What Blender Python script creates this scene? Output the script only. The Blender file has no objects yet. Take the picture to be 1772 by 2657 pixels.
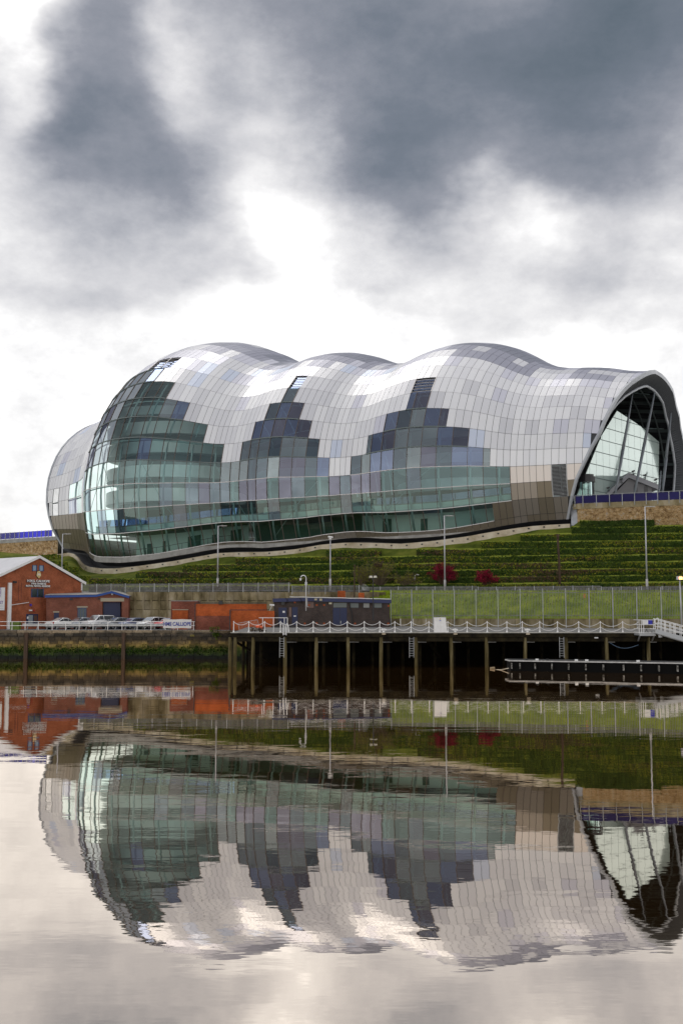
import bpy, bmesh, math, random
import numpy as np
from mathutils import Vector, Matrix, noise
random.seed(7)
sc=bpy.context.scene
# ------------------------------------------------------------------ camera
F=2900.;CX=886.;CY=1328.5;HC=5.0
TH=math.atan(271.5/F)
cam=bpy.data.cameras.new('camera'); co=bpy.data.objects.new('camera',cam); sc.collection.objects.link(co)
co.location=(0,0,HC); co.rotation_euler=(math.pi/2+TH,0,0)
cam.sensor_fit='VERTICAL'; cam.sensor_height=36; cam.lens=36*F/2657.; cam.clip_start=.5; cam.clip_end=6000
sc.camera=co
sc.render.resolution_x=682; sc.render.resolution_y=1024
# ------------------------------------------------------------------ look
sc.view_settings.view_transform='Standard'; sc.view_settings.look='None'
sc.view_settings.exposure=0.6; sc.view_settings.gamma=1; sc.view_settings.use_curve_mapping=False
sc.cycles.max_bounces=8; sc.cycles.transparent_max_bounces=24
SUN_EL=math.radians(56); SUN_AZ=math.radians(-28)   # azimuth from +Y clockwise
sun=bpy.data.lights.new('sun','SUN'); sun.energy=.6; sun.angle=math.radians(30); sun.color=(1,.96,.9)
so=bpy.data.objects.new('sun',sun); sc.collection.objects.link(so)
sd=Vector((math.sin(SUN_AZ)*math.cos(SUN_EL),math.cos(SUN_AZ)*math.cos(SUN_EL),math.sin(SUN_EL)))
so.rotation_euler=sd.to_track_quat('Z','Y').to_euler()
# ------------------------------------------------------------------ world: overcast sky with torn cloud
wd=bpy.data.worlds.new('World'); sc.world=wd; wd.use_nodes=True
nt=wd.node_tree; nt.nodes.clear(); L=nt.links
def nn(t,**k):
    n=nt.nodes.new(t)
    for a,b in k.items(): setattr(n,a,b)
    return n
def setin(n,i,v):
    if isinstance(v,bpy.types.NodeSocket): n.id_data.links.new(v,n.inputs[i])
    elif v is not None: n.inputs[i].default_value=v
def mth(op,a,b=None,c=None,clamp=False):
    n=nn('ShaderNodeMath',operation=op,use_clamp=clamp)
    setin(n,0,a); setin(n,1,b); setin(n,2,c); return n.outputs[0]
tc=nn('ShaderNodeTexCoord'); sep=nn('ShaderNodeSeparateXYZ'); L.new(tc.outputs['Generated'],sep.inputs[0])
az=mth('ARCTAN2',sep.outputs[0],sep.outputs[1]); el=mth('ARCSINE',sep.outputs[2])
def wnoise(scale,detail,rough,off=0.0,stretch=1.6):
    mp=nn('ShaderNodeMapping'); L.new(tc.outputs['Generated'],mp.inputs[0]); mp.inputs['Scale'].default_value=(1,1,stretch); mp.inputs['Location'].default_value=(off,off*.7,off*.3)
    n=nn('ShaderNodeTexNoise'); n.inputs['Scale'].default_value=scale; n.inputs['Detail'].default_value=detail; n.inputs['Roughness'].default_value=rough
    L.new(mp.outputs[0],n.inputs['Vector']); return n
w1=wnoise(5,5,.55); ws=nn('ShaderNodeSeparateColor'); L.new(w1.outputs['Color'],ws.inputs[0])
azw=mth('ADD',az,mth('MULTIPLY',mth('SUBTRACT',ws.outputs[0],.5),.20))
elw=mth('ADD',mth('ABSOLUTE',el),mth('MULTIPLY',mth('SUBTRACT',ws.outputs[1],.5),.16))
# general vertical run of the cloud deck: bright low down, heavier overhead
cr=nn('ShaderNodeValToRGB'); L.new(mth('DIVIDE',elw,1.5708),cr.inputs[0])
e=cr.color_ramp.elements; e[0].position=0; e[0].color=(1.0,)*3+(1,); e[1].position=.15; e[1].color=(.93,)*3+(1,)
for p,v in ((.205,.90),(.26,.72),(.32,.60),(.5,.66),(1,.72)):
    x=cr.color_ramp.elements.new(p); x.color=(v,v,v,1)
val=cr.outputs[0]
def blob(val,px,py,rx,ry,amt):
    a=math.atan((px-CX)/F/math.cos(math.radians(15))) ; ee=math.atan((CY-py)/F)+TH
    dx=mth('MULTIPLY',mth('SUBTRACT',azw,a),F/rx); dy=mth('MULTIPLY',mth('SUBTRACT',elw,ee),F/ry)
    r2=mth('ADD',mth('MULTIPLY',dx,dx),mth('MULTIPLY',dy,dy))
    g=mth('EXPONENT',mth('MULTIPLY',r2,-1.0))
    return mth('MULTIPLY_ADD',g,amt,val)
for b in ((250,250,200,230,-.20),(480,540,190,190,-.30),(160,420,110,170,-.14),(500,200,80,150,.20),(770,380,190,170,.13),(730,650,170,220,.10),(1000,180,280,200,-.12),
          (1080,500,190,150,-.30),(1480,330,360,330,-.24),(1400,540,170,90,.22),(1560,700,200,90,-.16),(20,60,180,170,.62),(30,330,70,90,.12),(230,660,190,90,-.10),
          (1700,20,300,200,-.14),(1330,450,60,60,.10),(1000,790,150,60,-.12),(200,800,260,60,-.10),(1500,830,280,60,-.10),(560,760,160,40,-.08)):
    val=blob(val,*b)
n1=wnoise(7.5,9,.66,3.1); n2=wnoise(2.2,4,.5,7.7)
val=mth('ADD',val,mth('MULTIPLY',mth('SUBTRACT',n1.outputs[0],.5),.46))
val=mth('ADD',val,mth('MULTIPLY',mth('SUBTRACT',n2.outputs[0],.5),.30))
cc=nn('ShaderNodeValToRGB'); L.new(mth('MULTIPLY',val,.8,clamp=True),cc.inputs[0])
e=cc.color_ramp.elements; e[0].position=0; e[0].color=(.05,.07,.09,1); e[1].position=1; e[1].color=(2.7,2.66,2.6,1)
for p,c_ in ((.2,(.070,.090,.108)),(.34,(.118,.134,.160)),(.45,(.20,.208,.236)),(.54,(.33,.333,.355)),(.63,(.48,.475,.485)),(.70,(.62,.612,.61)),(.78,(.84,.83,.82)),(.90,(1.9,1.87,1.83))):
    x=cc.color_ramp.elements.new(p); x.color=(*c_,1)
sky=nn('ShaderNodeTexSky',sky_type='NISHITA'); sky.sun_disc=False; sky.sun_elevation=SUN_EL; sky.sun_rotation=SUN_AZ
bg1=nn('ShaderNodeBackground'); L.new(sky.outputs[0],bg1.inputs[0]); bg1.inputs[1].default_value=.06
bg2=nn('ShaderNodeBackground'); L.new(cc.outputs[0],bg2.inputs[0]); bg2.inputs[1].default_value=1.0
mx=nn('ShaderNodeMixShader'); mx.inputs[0].default_value=.93; L.new(bg1.outputs[0],mx.inputs[1]); L.new(bg2.outputs[0],mx.inputs[2])
wo=nn('ShaderNodeOutputWorld'); L.new(mx.outputs[0],wo.inputs[0])
# ------------------------------------------------------------------ helpers
def ray(x,y):
    a=(x-CX)/F; v=-(y-CY)/F
    return np.array([a, math.cos(TH)-v*math.sin(TH), math.sin(TH)+v*math.cos(TH)])
def W(x,y,Y):
    d=ray(x,y); return np.array([0,0,HC])+d*(Y/d[1])
def WX(x,Y): return W(x,1600,Y)[0]
def WZ(y,Y): return float(W(CX,y,Y)[2])
class MB:
    def __init__(s): s.v=[];s.f=[];s.m=[];s.mi=0
    def add(s,vs,fs):
        b=len(s.v); s.v+= [tuple(float(c) for c in p) for p in vs]
        for f in fs: s.f.append(tuple(b+i for i in f)); s.m.append(s.mi)
        return s
    def quad(s,a,b,c,d): return s.add([a,b,c,d],[(0,1,2,3)])
    def box(s,x0,x1,y0,y1,z0,z1):
        return s.add([(x0,y0,z0),(x1,y0,z0),(x1,y1,z0),(x0,y1,z0),(x0,y0,z1),(x1,y0,z1),(x1,y1,z1),(x0,y1,z1)],
          [(0,3,2,1),(4,5,6,7),(0,1,5,4),(1,2,6,5),(2,3,7,6),(3,0,4,7)])
    def hexa(s,b,t): # b,t four points each
        return s.add(list(b)+list(t),[(0,3,2,1),(4,5,6,7),(0,1,5,4),(1,2,6,5),(2,3,7,6),(3,0,4,7)])
    def prism(s,poly,d):
        n=len(poly); d=np.array(d); a=[np.array(p,float) for p in poly]; b=[p+d for p in a]
        s.add(a+b,[tuple(range(n))[::-1],tuple(range(n,2*n))]+[(i,(i+1)%n,n+(i+1)%n,n+i) for i in range(n)]); return s
    def beam(s,p,q,w,h=None,up=(0,0,1)):
        h=h or w; p=Vector(p);q=Vector(q); d=(q-p)
        if d.length<1e-6: return s
        d.normalize(); u=Vector(up)
        if abs(d.dot(u))>.98: u=Vector((0,1,0))
        a=d.cross(u).normalized(); b=a.cross(d).normalized(); a=a*w/2;b=b*h/2
        return s.hexa([p-a-b,p+a-b,p+a+b,p-a+b],[q-a-b,q+a-b,q+a+b,q-a+b])
    def tube(s,pts,r,n=6,r2=None,caps=True):
        pts=[Vector(p) for p in pts]; m=len(pts); rings=[]
        for i,p in enumerate(pts):
            d=(pts[min(i+1,m-1)]-pts[max(i-1,0)]).normalized()
            u=Vector((0,0,1)) if abs(d.z)<.95 else Vector((0,1,0))
            a=d.cross(u).normalized(); b=a.cross(d).normalized()
            rr=r if r2 is None else r+(r2-r)*i/(m-1)
            rings.append([p+a*rr*math.cos(2*math.pi*j/n)+b*rr*math.sin(2*math.pi*j/n) for j in range(n)])
        vs=[v for g in rings for v in g]; fs=[]
        for i in range(m-1):
            for j in range(n):
                fs.append((i*n+j,i*n+(j+1)%n,(i+1)*n+(j+1)%n,(i+1)*n+j))
        if caps: fs.append(tuple(range(n))[::-1]); fs.append(tuple(range((m-1)*n,m*n)))
        return s.add(vs,fs)
    def grid(s,rows):
        n=len(rows[0]); vs=[p for r in rows for p in r]
        return s.add(vs,[(i*n+j,i*n+j+1,(i+1)*n+j+1,(i+1)*n+j) for i in range(len(rows)-1) for j in range(n-1)])
def obj(name,mb,mats,parent=None,smooth=False):
    me=bpy.data.meshes.new(name)
    vs=mb.v; o=bpy.data.objects.new(name,me)
    if parent is None:
        pass
    me.from_pydata(vs,[],mb.f)
    if not isinstance(mats,(list,tuple)): mats=[mats]
    for m in mats: me.materials.append(m)
    if len(mats)>1: me.polygons.foreach_set('material_index',mb.m)
    if smooth: me.polygons.foreach_set('use_smooth',[True]*len(me.polygons))
    me.update()
    sc.collection.objects.link(o)
    if parent is not None:
        o.parent=parent
        pl=worldloc(parent); o.matrix_parent_inverse=Matrix.Identity(4); o.location=-pl
    return o
def worldloc(o):
    l=Vector(o.location)
    while o.parent: o=o.parent; l+=Vector(o.location)
    return l
def tag(o,label=None,cat=None,group=None,kind=None):
    if label: o['label']=label
    if cat: o['category']=cat
    if group: o['group']=group
    if kind: o['kind']=kind
    return o
def thing(name,label,cat,loc=(0,0,0),group=None):
    o=bpy.data.objects.new(name,None); sc.collection.objects.link(o); o.location=[float(c) for c in loc]; o.empty_display_size=.2
    return tag(o,label,cat,group)
def struct(name,mb,m,smooth=False): return tag(obj(name,mb,m,None,smooth),kind='structure')
def dup(root,loc,label=None,rotz=None):
    r=root.copy(); sc.collection.objects.link(r); r.location=[float(c) for c in loc]
    if rotz is not None: r.rotation_euler=(0,0,rotz)
    if label: r['label']=label
    for ch in list(root.children):
        c=ch.copy(); sc.collection.objects.link(c); c.parent=r
        for g in list(ch.children):
            d=g.copy(); sc.collection.objects.link(d); d.parent=c
    return r
def part_copy(src,parent,off):
    o=src.copy(); sc.collection.objects.link(o); o.parent=parent; o.location=Vector(src.location)+Vector([float(c) for c in off]); return o
# ------------------------------------------------------------------ materials
def mat(name,col,rough=.6,metal=0,spec=.5,var=None,scale=3,bump=0,bscale=20,stretch=(1,1,1),trans=0,emit=None,coat=0,orand=0):
    m=bpy.data.materials.new(name); m.use_nodes=True; t=m.node_tree; b=t.nodes['Principled BSDF']
    b.inputs['Base Color'].default_value=(*col,1); b.inputs['Roughness'].default_value=rough; b.inputs['Metallic'].default_value=metal
    b.inputs['Specular IOR Level'].default_value=(.12 if rough>=.75 else spec); b.inputs['Coat Weight'].default_value=coat
    if emit: b.inputs['Emission Color'].default_value=(*emit[0],1); b.inputs['Emission Strength'].default_value=emit[1]
    tcn=t.nodes.new('ShaderNodeNewGeometry'); mp=t.nodes.new('ShaderNodeMapping'); t.links.new(tcn.outputs['Position'],mp.inputs[0]); mp.inputs['Scale'].default_value=stretch
    if var:
        n=t.nodes.new('ShaderNodeTexNoise'); n.inputs['Scale'].default_value=scale; n.inputs['Detail'].default_value=6; n.inputs['Roughness'].default_value=.65
        t.links.new(mp.outputs[0],n.inputs['Vector'])
        r=t.nodes.new('ShaderNodeValToRGB'); t.links.new(n.outputs[0],r.inputs[0])
        k=len(var); r.color_ramp.elements[0].position=.33; r.color_ramp.elements[1].position=.67
        r.color_ramp.elements[0].color=(*var[0],1); r.color_ramp.elements[1].color=(*var[-1],1)
        for i in range(1,k-1):
            x=r.color_ramp.elements.new(.33+.34*i/(k-1)); x.color=(*var[i],1)
        out=r.outputs[0]
        if orand:
            oi=t.nodes.new('ShaderNodeObjectInfo'); q=t.nodes.new('ShaderNodeMapRange'); t.links.new(oi.outputs['Random'],q.inputs[0]); q.inputs[3].default_value=1-orand; q.inputs[4].default_value=1+orand
            x=t.nodes.new('ShaderNodeMix'); x.data_type='RGBA'; x.blend_type='MULTIPLY'; x.inputs[0].default_value=1; t.links.new(out,x.inputs[6]); t.links.new(q.outputs[0],x.inputs[7]); out=x.outputs[2]
        t.links.new(out,b.inputs['Base Color'])
    if bump:
        n=t.nodes.new('ShaderNodeTexNoise'); n.inputs['Scale'].default_value=bscale; n.inputs['Detail'].default_value=5
        t.links.new(mp.outputs[0],n.inputs['Vector'])
        bp=t.nodes.new('ShaderNodeBump'); bp.inputs['Strength'].default_value=bump; bp.inputs['Distance'].default_value=.05
        t.links.new(n.outputs[0],bp.inputs['Height']); t.links.new(bp.outputs[0],b.inputs['Normal'])
    return m
def brickmat(name,c1,c2,mortar,rot=0,scale=1.0,stain=.25):
    m=mat(name,c1,.85); t=m.node_tree; b=t.nodes['Principled BSDF']
    g=[n for n in t.nodes if n.type=='NEW_GEOMETRY'][0]
    sx=t.nodes.new('ShaderNodeSeparateXYZ'); t.links.new(g.outputs['Position'],sx.inputs[0])
    a=t.nodes.new('ShaderNodeMath'); a.operation='ADD'; t.links.new(sx.outputs[0],a.inputs[0]); t.links.new(sx.outputs[1],a.inputs[1])
    cb=t.nodes.new('ShaderNodeCombineXYZ'); t.links.new(a.outputs[0],cb.inputs[0]); t.links.new(sx.outputs[2],cb.inputs[1])
    br=t.nodes.new('ShaderNodeTexBrick'); t.links.new(cb.outputs[0],br.inputs['Vector']); br.inputs['Scale'].default_value=1
    br.inputs['Brick Width'].default_value=.225*scale; br.inputs['Row Height'].default_value=.075*scale; br.inputs['Mortar Size'].default_value=.007*scale
    br.inputs['Color1'].default_value=(*c1,1); br.inputs['Color2'].default_value=(*c2,1); br.inputs['Mortar'].default_value=(*mortar,1)
    n=t.nodes.new('ShaderNodeTexNoise'); n.inputs['Scale'].default_value=.7; n.inputs['Detail'].default_value=8; n.inputs['Roughness'].default_value=.7; t.links.new(g.outputs['Position'],n.inputs['Vector'])
    mr=t.nodes.new('ShaderNodeMapRange'); t.links.new(n.outputs[0],mr.inputs[0]); mr.inputs[1].default_value=.35; mr.inputs[2].default_value=.65; mr.inputs[3].default_value=1-stain; mr.inputs[4].default_value=1+stain*.5
    mx=t.nodes.new('ShaderNodeMix'); mx.data_type='RGBA'; mx.blend_type='MULTIPLY'; mx.inputs[0].default_value=1
    t.links.new(br.outputs[0],mx.inputs[6]); t.links.new(mr.outputs[0],mx.inputs[7]); t.links.new(mx.outputs[2],b.inputs['Base Color'])
    return m
def glassmat(name,tint,refl=(.86,.86,.92),base=.10,ior=1.55,rough=.015):
    m=bpy.data.materials.new(name); m.use_nodes=True; t=m.node_tree; t.nodes.clear()
    o=t.nodes.new('ShaderNodeOutputMaterial'); mx=t.nodes.new('ShaderNodeMixShader'); tr=t.nodes.new('ShaderNodeBsdfTransparent'); gl=t.nodes.new('ShaderNodeBsdfGlossy')
    fr=t.nodes.new('ShaderNodeFresnel'); fr.inputs[0].default_value=ior; a=t.nodes.new('ShaderNodeMath'); a.operation='ADD'; a.use_clamp=True; a.inputs[1].default_value=base
    t.links.new(fr.outputs[0],a.inputs[0]); t.links.new(a.outputs[0],mx.inputs[0]); tr.inputs[0].default_value=(*tint,1); gl.inputs[0].default_value=(*refl,1); gl.inputs['Roughness'].default_value=rough
    t.links.new(tr.outputs[0],mx.inputs[1]); t.links.new(gl.outputs[0],mx.inputs[2]); t.links.new(mx.outputs[0],o.inputs[0]); return m
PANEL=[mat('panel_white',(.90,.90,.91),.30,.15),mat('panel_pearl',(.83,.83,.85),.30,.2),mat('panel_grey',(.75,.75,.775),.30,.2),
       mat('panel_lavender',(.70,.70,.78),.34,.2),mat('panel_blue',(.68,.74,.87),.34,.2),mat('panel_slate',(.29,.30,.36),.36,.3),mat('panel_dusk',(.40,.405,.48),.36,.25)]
BRONZE=[mat('plinth_bronze',(.22,.19,.14),.36,.55,bump=.02,bscale=1.5),mat('plinth_taupe',(.31,.28,.24),.32,.6),mat('plinth_beige',(.66,.60,.55),.3,.5)]
GL=[glassmat('pane_teal',(.66,.86,.84),(.48,.64,.64),base=.15),glassmat('pane_clear',(.82,.95,.92),(.54,.68,.67),base=.10),glassmat('pane_blue',(.36,.48,.66),(.42,.49,.68),base=.32),
    glassmat('pane_lilac',(.50,.56,.60),(.42,.42,.52),base=.30),glassmat('pane_dark',(.34,.46,.48),(.40,.47,.53),base=.26),glassmat('pane_grey',(.48,.60,.60),(.55,.62,.64),base=.36),glassmat('pane_pale',(.55,.65,.66),(.86,.92,.94),base=.42)]
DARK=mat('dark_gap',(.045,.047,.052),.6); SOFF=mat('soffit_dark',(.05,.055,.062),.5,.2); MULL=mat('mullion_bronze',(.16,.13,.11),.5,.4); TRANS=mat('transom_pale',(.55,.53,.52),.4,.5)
TEALST=mat('steel_teal',(.48,.62,.62),.4,.1); STEEL=mat('steel_grey',(.36,.38,.42),.42,.15,var=[(.40,.42,.45),(.50,.52,.55)],scale=.8); STEELD=mat('steel_dark',(.13,.16,.16),.4,.3)
MINT=mat('mint_plaster',(.84,.96,.90),.6); MINTD=mat('dark_green_wall',(.10,.17,.14),.7); GREYW=mat('pale_gallery',(.92,.95,.94),.6); SLAB=mat('slab_underside',(.17,.20,.20),.7)
WHITEP=mat('white_paint',(.88,.88,.87),.45,var=[(.80,.79,.77),(.90,.90,.89)],scale=2.5); CREAM=mat('kerb_cream',(.60,.52,.40),.85,var=[(.42,.34,.22),(.62,.53,.40),(.72,.65,.52)],scale=.5,bump=.3,bscale=5)
CONC=mat('concrete',(.30,.25,.15),.85,var=[(.12,.095,.045),(.28,.23,.13),(.42,.36,.25)],scale=.6,bump=.25,bscale=6,stretch=(1,1,.5),orand=.22)
CONCG=mat('concrete_grey',(.40,.39,.37),.85,var=[(.28,.27,.25),(.46,.45,.42)],scale=.8,bump=.2,bscale=6); ASPH=mat('asphalt',(.13,.135,.14),.85,var=[(.10,.10,.105),(.17,.17,.175)],scale=.6,bump=.2,bscale=14)
NAVY=mat('navy_paint',(.012,.02,.075),.45); BLUE=mat('blue_trim',(.015,.07,.30),.45); BLACK=mat('black_paint',(.015,.015,.017),.4); GALV=mat('galvanised',(.42,.43,.43),.5,.5,var=[(.34,.35,.35),(.48,.49,.49)],scale=1.5)
RED=brickmat('red_brick',(.46,.135,.06),(.34,.09,.04),(.33,.16,.10),stain=.38); REDD=brickmat('dark_red_brick',(.30,.085,.05),(.22,.06,.04),(.25,.15,.11),stain=.4); ORANGE=brickmat('orange_brick',(.62,.14,.035),(.50,.10,.03),(.34,.13,.06),stain=.35)
BRN=brickmat('brown_brick',(.085,.058,.05),(.055,.042,.04),(.13,.115,.10),stain=.3)
STONE=mat('quay_stone',(.16,.12,.06),.9,bump=.6,bscale=5)
SH=[(-51.48,192.01,22.15,2.235),(-50.78,191.51,22.16,2.252),(-50.08,191.00,22.16,2.285),(-49.38,190.49,22.17,2.330),(-48.13,189.56,22.17,2.385),(-46.75,188.51,22.18,2.465),(-45.49,187.70,22.23,2.583),(-44.38,186.92,22.28,2.717),(-43.35,185.18,22.18,2.893),(-42.84,184.31,22.19,3.186),(-42.08,183.00,22.16,3.522),(-40.97,182.08,22.12,3.734),(-39.72,181.04,22.16,3.830),(-38.09,179.66,22.17,3.884),(-36.46,178.28,22.12,3.904),(-34.65,177.32,22.15,3.893),(-32.73,176.42,22.21,3.852),(-30.66,175.48,22.20,3.777),(-28.61,175.01,22.27,3.668),(-26.45,174.52,22.38,3.550),(-24.45,174.73,22.51,3.432),(-22.42,174.97,22.68,3.310),(-20.65,174.75,22.75,3.213),(-18.99,174.43,22.83,3.160),(-17.39,173.43,22.81,3.147),(-15.87,172.47,22.81,3.171),(-14.47,171.49,22.82,3.223),(-13.09,170.52,22.77,3.264),(-11.33,169.56,22.82,3.259),(-9.47,168.54,22.85,3.221),(-7.55,168.06,22.88,3.156),(-5.49,167.59,22.93,3.063),(-3.71,167.49,23.07,2.967),(-1.87,167.31,23.13,2.889),(-0.23,166.65,23.20,2.845),(1.39,165.99,23.24,2.841),(2.92,164.92,23.23,2.880),(4.21,164.00,23.24,2.961),(5.77,163.07,23.24,3.043),(7.54,162.00,23.29,3.096),(9.45,161.25,23.36,3.117),(11.45,160.48,23.40,3.104),(13.60,159.99,23.46,3.056),(15.83,159.49,23.56,2.971),(18.08,159.24,23.68,2.846),(20.30,159.00,23.76,2.696),(22.16,158.50,23.81,2.552),(23.99,157.99,23.85,2.435),(25.75,157.22,23.90,2.354),(27.45,156.47,23.93,2.311),(29.41,155.48,23.93,2.290),(31.32,154.51,23.93,2.258),(33.36,153.60,23.98,2.198),(35.32,152.60,23.89,2.135),(37.29,151.60,23.80,2.105),(39.25,150.60,23.72,2.100)]
# ------------------------------------------------------------------ concert hall shell
AL=math.radians(32); BK=np.array([math.sin(AL),math.cos(AL),0]); NX=np.array([math.cos(AL),-math.sin(AL),0]); K0=-10
SHA=np.array(SH)
ANG=[107,107,100,92.5,84.75,77,69.25,61.5,53.75,46,38.5,31,24.5,18,12,6,0,-6,-12,-18,-24.5,-31,-38.5,-46,-53.75,-61.5,-69.25,-77,-84.75,-92.5,-100,-107]
def cat(u):
    x=min(max(u-K0,0),len(SHA)-1.001); i=int(x); f=x-i
    p=[SHA[min(max(i+j,0),len(SHA)-1)] for j in (-1,0,1,2)]
    return .5*((2*p[1])+(-p[0]+p[2])*f+(2*p[0]-5*p[1]+4*p[2]-p[3])*f*f+(-p[0]+3*p[1]-3*p[2]+p[3])*f**3)
_c={}
def prof(u,r):
    # (t,z) offsets from the r3 line for row float r at scale s
    q=cat(u); s=q[3]; t=z=0.
    def step(i,f):
        Ls=(1.0 if i==0 else s)*f; a=math.radians(ANG[i]); return Ls*math.cos(a),Ls*math.sin(a)
    if r>=3:
        i=3
        while i<r:
            f=min(1,r-i); dt,dz=step(i,f); t+=dt;z+=dz;i+=1
    else:
        i=2
        while i>=r-1 and i>=0:
            f=min(1,i+1-r)
            if f<=0: break
            dt,dz=step(i,f); t-=dt; z-=dz; i-=1
    return q,t,z
def SP(u,r,off=0.):
    key=(round(u,3),round(r,3),off)
    if key in _c: return _c[key]
    q,t,z=prof(u,r)
    if off:
        a=math.radians((ANG[min(max(int(r),0),31)]+ANG[min(max(int(math.ceil(r))-1,0),31)])/2)
        t+=-math.sin(a)*off; z+=math.cos(a)*off
    p=q[:3]+BK*t+np.array([0,0,z]); _c[key]=p; return p
UR=[40.75,40.9,41.2,41.55,42.05,42.5,42.95,43.2,43.45,43.65,43.9,44.15,44.4,44.55,44.62,44.6,44.5,44.5,44.5,44.5,44.5,44.4,44.3,44.3,44.2,44.2,44.2,44.2,44.1,44.0,43.9,43.8]
UL=[-6.0,-6.3,-7.2,-8.0,-8.6,-8.9,-9.1,-9.2,-9.3,-9.3]+[-9.3]*10+[-9.2,-9.0,-8.8,-8.6,-8.4,-8.2,-8.0,-7.6,-7.2,-6.8,-6.5,-6.3]
def ur(r): return float(np.interp(r,range(32),UR))
def ul(r): return float(np.interp(r,range(32),UL))
ctr=SP(18,0); HALL=thing('concert_hall','huge curved concert hall with a rippling steel and glass shell on the hillside','concert hall',(ctr[0],ctr[1],15))
# which cells are glazed: row -> list of (from,to)
GLZ={1:[(-.5,35.5)],2:[(-.5,37)],3:[(-.5,37),(-4.4,-1.5)],4:[(-.5,23),(25,35.5),(-4.4,-1.5)],5:[(-.5,13),(15,22),(26.5,34)],6:[(-.5,11),(16,21),(28,32.5)],7:[(-.5,9),(17,20),(29.5,31)],8:[(-.5,7),(18,19)],9:[(-.5,5)]}
LOUV={2:[(40,41)],3:[(40,41),(-7,-6)],4:[(-7,-6)],8:[(29.5,31)],9:[(18,19)],10:[(3,5.5)]}
def farglz(r,u): return (20<=r<=27 and -6<u<-2)
def inr(tab,r,u): return any(a<=u<b for a,b in tab.get(r,[]))
def qarea(P):
    pr=[]
    for p in P:
        x,y,z=p[0],p[1],p[2]-HC; f=y*math.cos(TH)+z*math.sin(TH); pr.append((F*x/f,F*(-y*math.sin(TH)+z*math.cos(TH))/f))
    return .5*sum(pr[i][0]*pr[(i+1)%4][1]-pr[(i+1)%4][0]*pr[i][1] for i in range(4))
def slab(mb,P,th,gap=.027):
    P=[np.array(p) for p in P]; c=sum(P)/4; e1=np.linalg.norm(P[1]-P[0])+1e-6; e2=np.linalg.norm(P[3]-P[0])+1e-6
    n=np.cross(P[1]-P[0],P[3]-P[0]); ln=np.linalg.norm(n)
    if ln<1e-5: return None
    n/=ln; Q=[]
    for i,p in enumerate(P):
        d=P[(i+1)%4]-p if i%2==0 else P[(i-1)%4]-p; d2=P[(i-1)%4]-p if i%2==0 else P[(i+1)%4]-p
        q=p.copy()
        for dd in (d,d2):
            l=np.linalg.norm(dd)
            if l>1e-6: q+=dd/l*min(gap,l*.45)
        Q.append(q)
    mb.hexa([q-n*th for q in Q],Q)
    return Q
cells=[]
rnd=random.Random(11)
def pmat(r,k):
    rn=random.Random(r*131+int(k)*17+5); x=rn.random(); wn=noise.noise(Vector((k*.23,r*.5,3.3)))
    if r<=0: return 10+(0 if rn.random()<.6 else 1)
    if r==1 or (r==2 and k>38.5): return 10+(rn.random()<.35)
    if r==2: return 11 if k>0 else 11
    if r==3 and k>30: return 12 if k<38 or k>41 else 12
    if r>=15: return 5 if x<.65 else 6 if x<.9 else 2  # upper rows get darker panels, reflection of heavy cloud put into the colour
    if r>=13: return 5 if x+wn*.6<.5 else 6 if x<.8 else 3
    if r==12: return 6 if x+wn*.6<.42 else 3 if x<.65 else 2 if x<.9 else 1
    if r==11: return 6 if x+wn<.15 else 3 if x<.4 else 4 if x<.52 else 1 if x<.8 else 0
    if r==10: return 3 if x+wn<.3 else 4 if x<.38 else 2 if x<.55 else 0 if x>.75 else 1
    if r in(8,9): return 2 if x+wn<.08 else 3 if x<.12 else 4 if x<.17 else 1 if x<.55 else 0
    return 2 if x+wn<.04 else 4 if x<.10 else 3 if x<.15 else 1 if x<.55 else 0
for r in range(0,31):
    for h in range(-20,90):
        u0,u1=h/2,(h+1)/2
        lo0,hi0,lo1,hi1=ul(r),ur(r),ul(r+1),ur(r+1)
        a0,b0=min(max(u0,lo0),hi0),min(max(u1,lo0),hi0); a1,b1=min(max(u0,lo1),hi1),min(max(u1,lo1),hi1)
        if b0-a0<.01 and b1-a1<.01: continue
        um=(u0+u1)/2
        g=inr(GLZ,r,um)
        if g: 
            continue
        if inr(LOUV,r,um): continue
        if farglz(r,um): continue     # far side glazing below
        P=[SP(a0,r),SP(b0,r),SP(b1,r+1),SP(a1,r+1)]
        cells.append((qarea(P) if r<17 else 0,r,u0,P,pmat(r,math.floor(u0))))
cells.sort(key=lambda c:-c[0])
ALLM=PANEL+[None]*3
rest={}
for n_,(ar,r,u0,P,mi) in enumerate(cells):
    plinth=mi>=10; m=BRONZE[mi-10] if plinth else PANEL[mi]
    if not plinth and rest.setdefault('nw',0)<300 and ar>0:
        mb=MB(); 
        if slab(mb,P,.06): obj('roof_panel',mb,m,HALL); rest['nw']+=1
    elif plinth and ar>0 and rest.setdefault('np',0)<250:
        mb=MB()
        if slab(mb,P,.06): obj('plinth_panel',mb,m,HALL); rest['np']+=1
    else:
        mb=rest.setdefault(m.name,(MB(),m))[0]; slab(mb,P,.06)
mbj=MB(); ml=[]
for k_,v_ in rest.items():
    if isinstance(v_,tuple):
        ml.append(v_[1]); b=len(mbj.v); mbj.v+=v_[0].v
        for f in v_[0].f: mbj.f.append(tuple(b+i for i in f)); mbj.m.append(len(ml)-1)
tag(obj('small_roof_panels',mbj,ml,HALL),kind='stuff')
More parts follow.
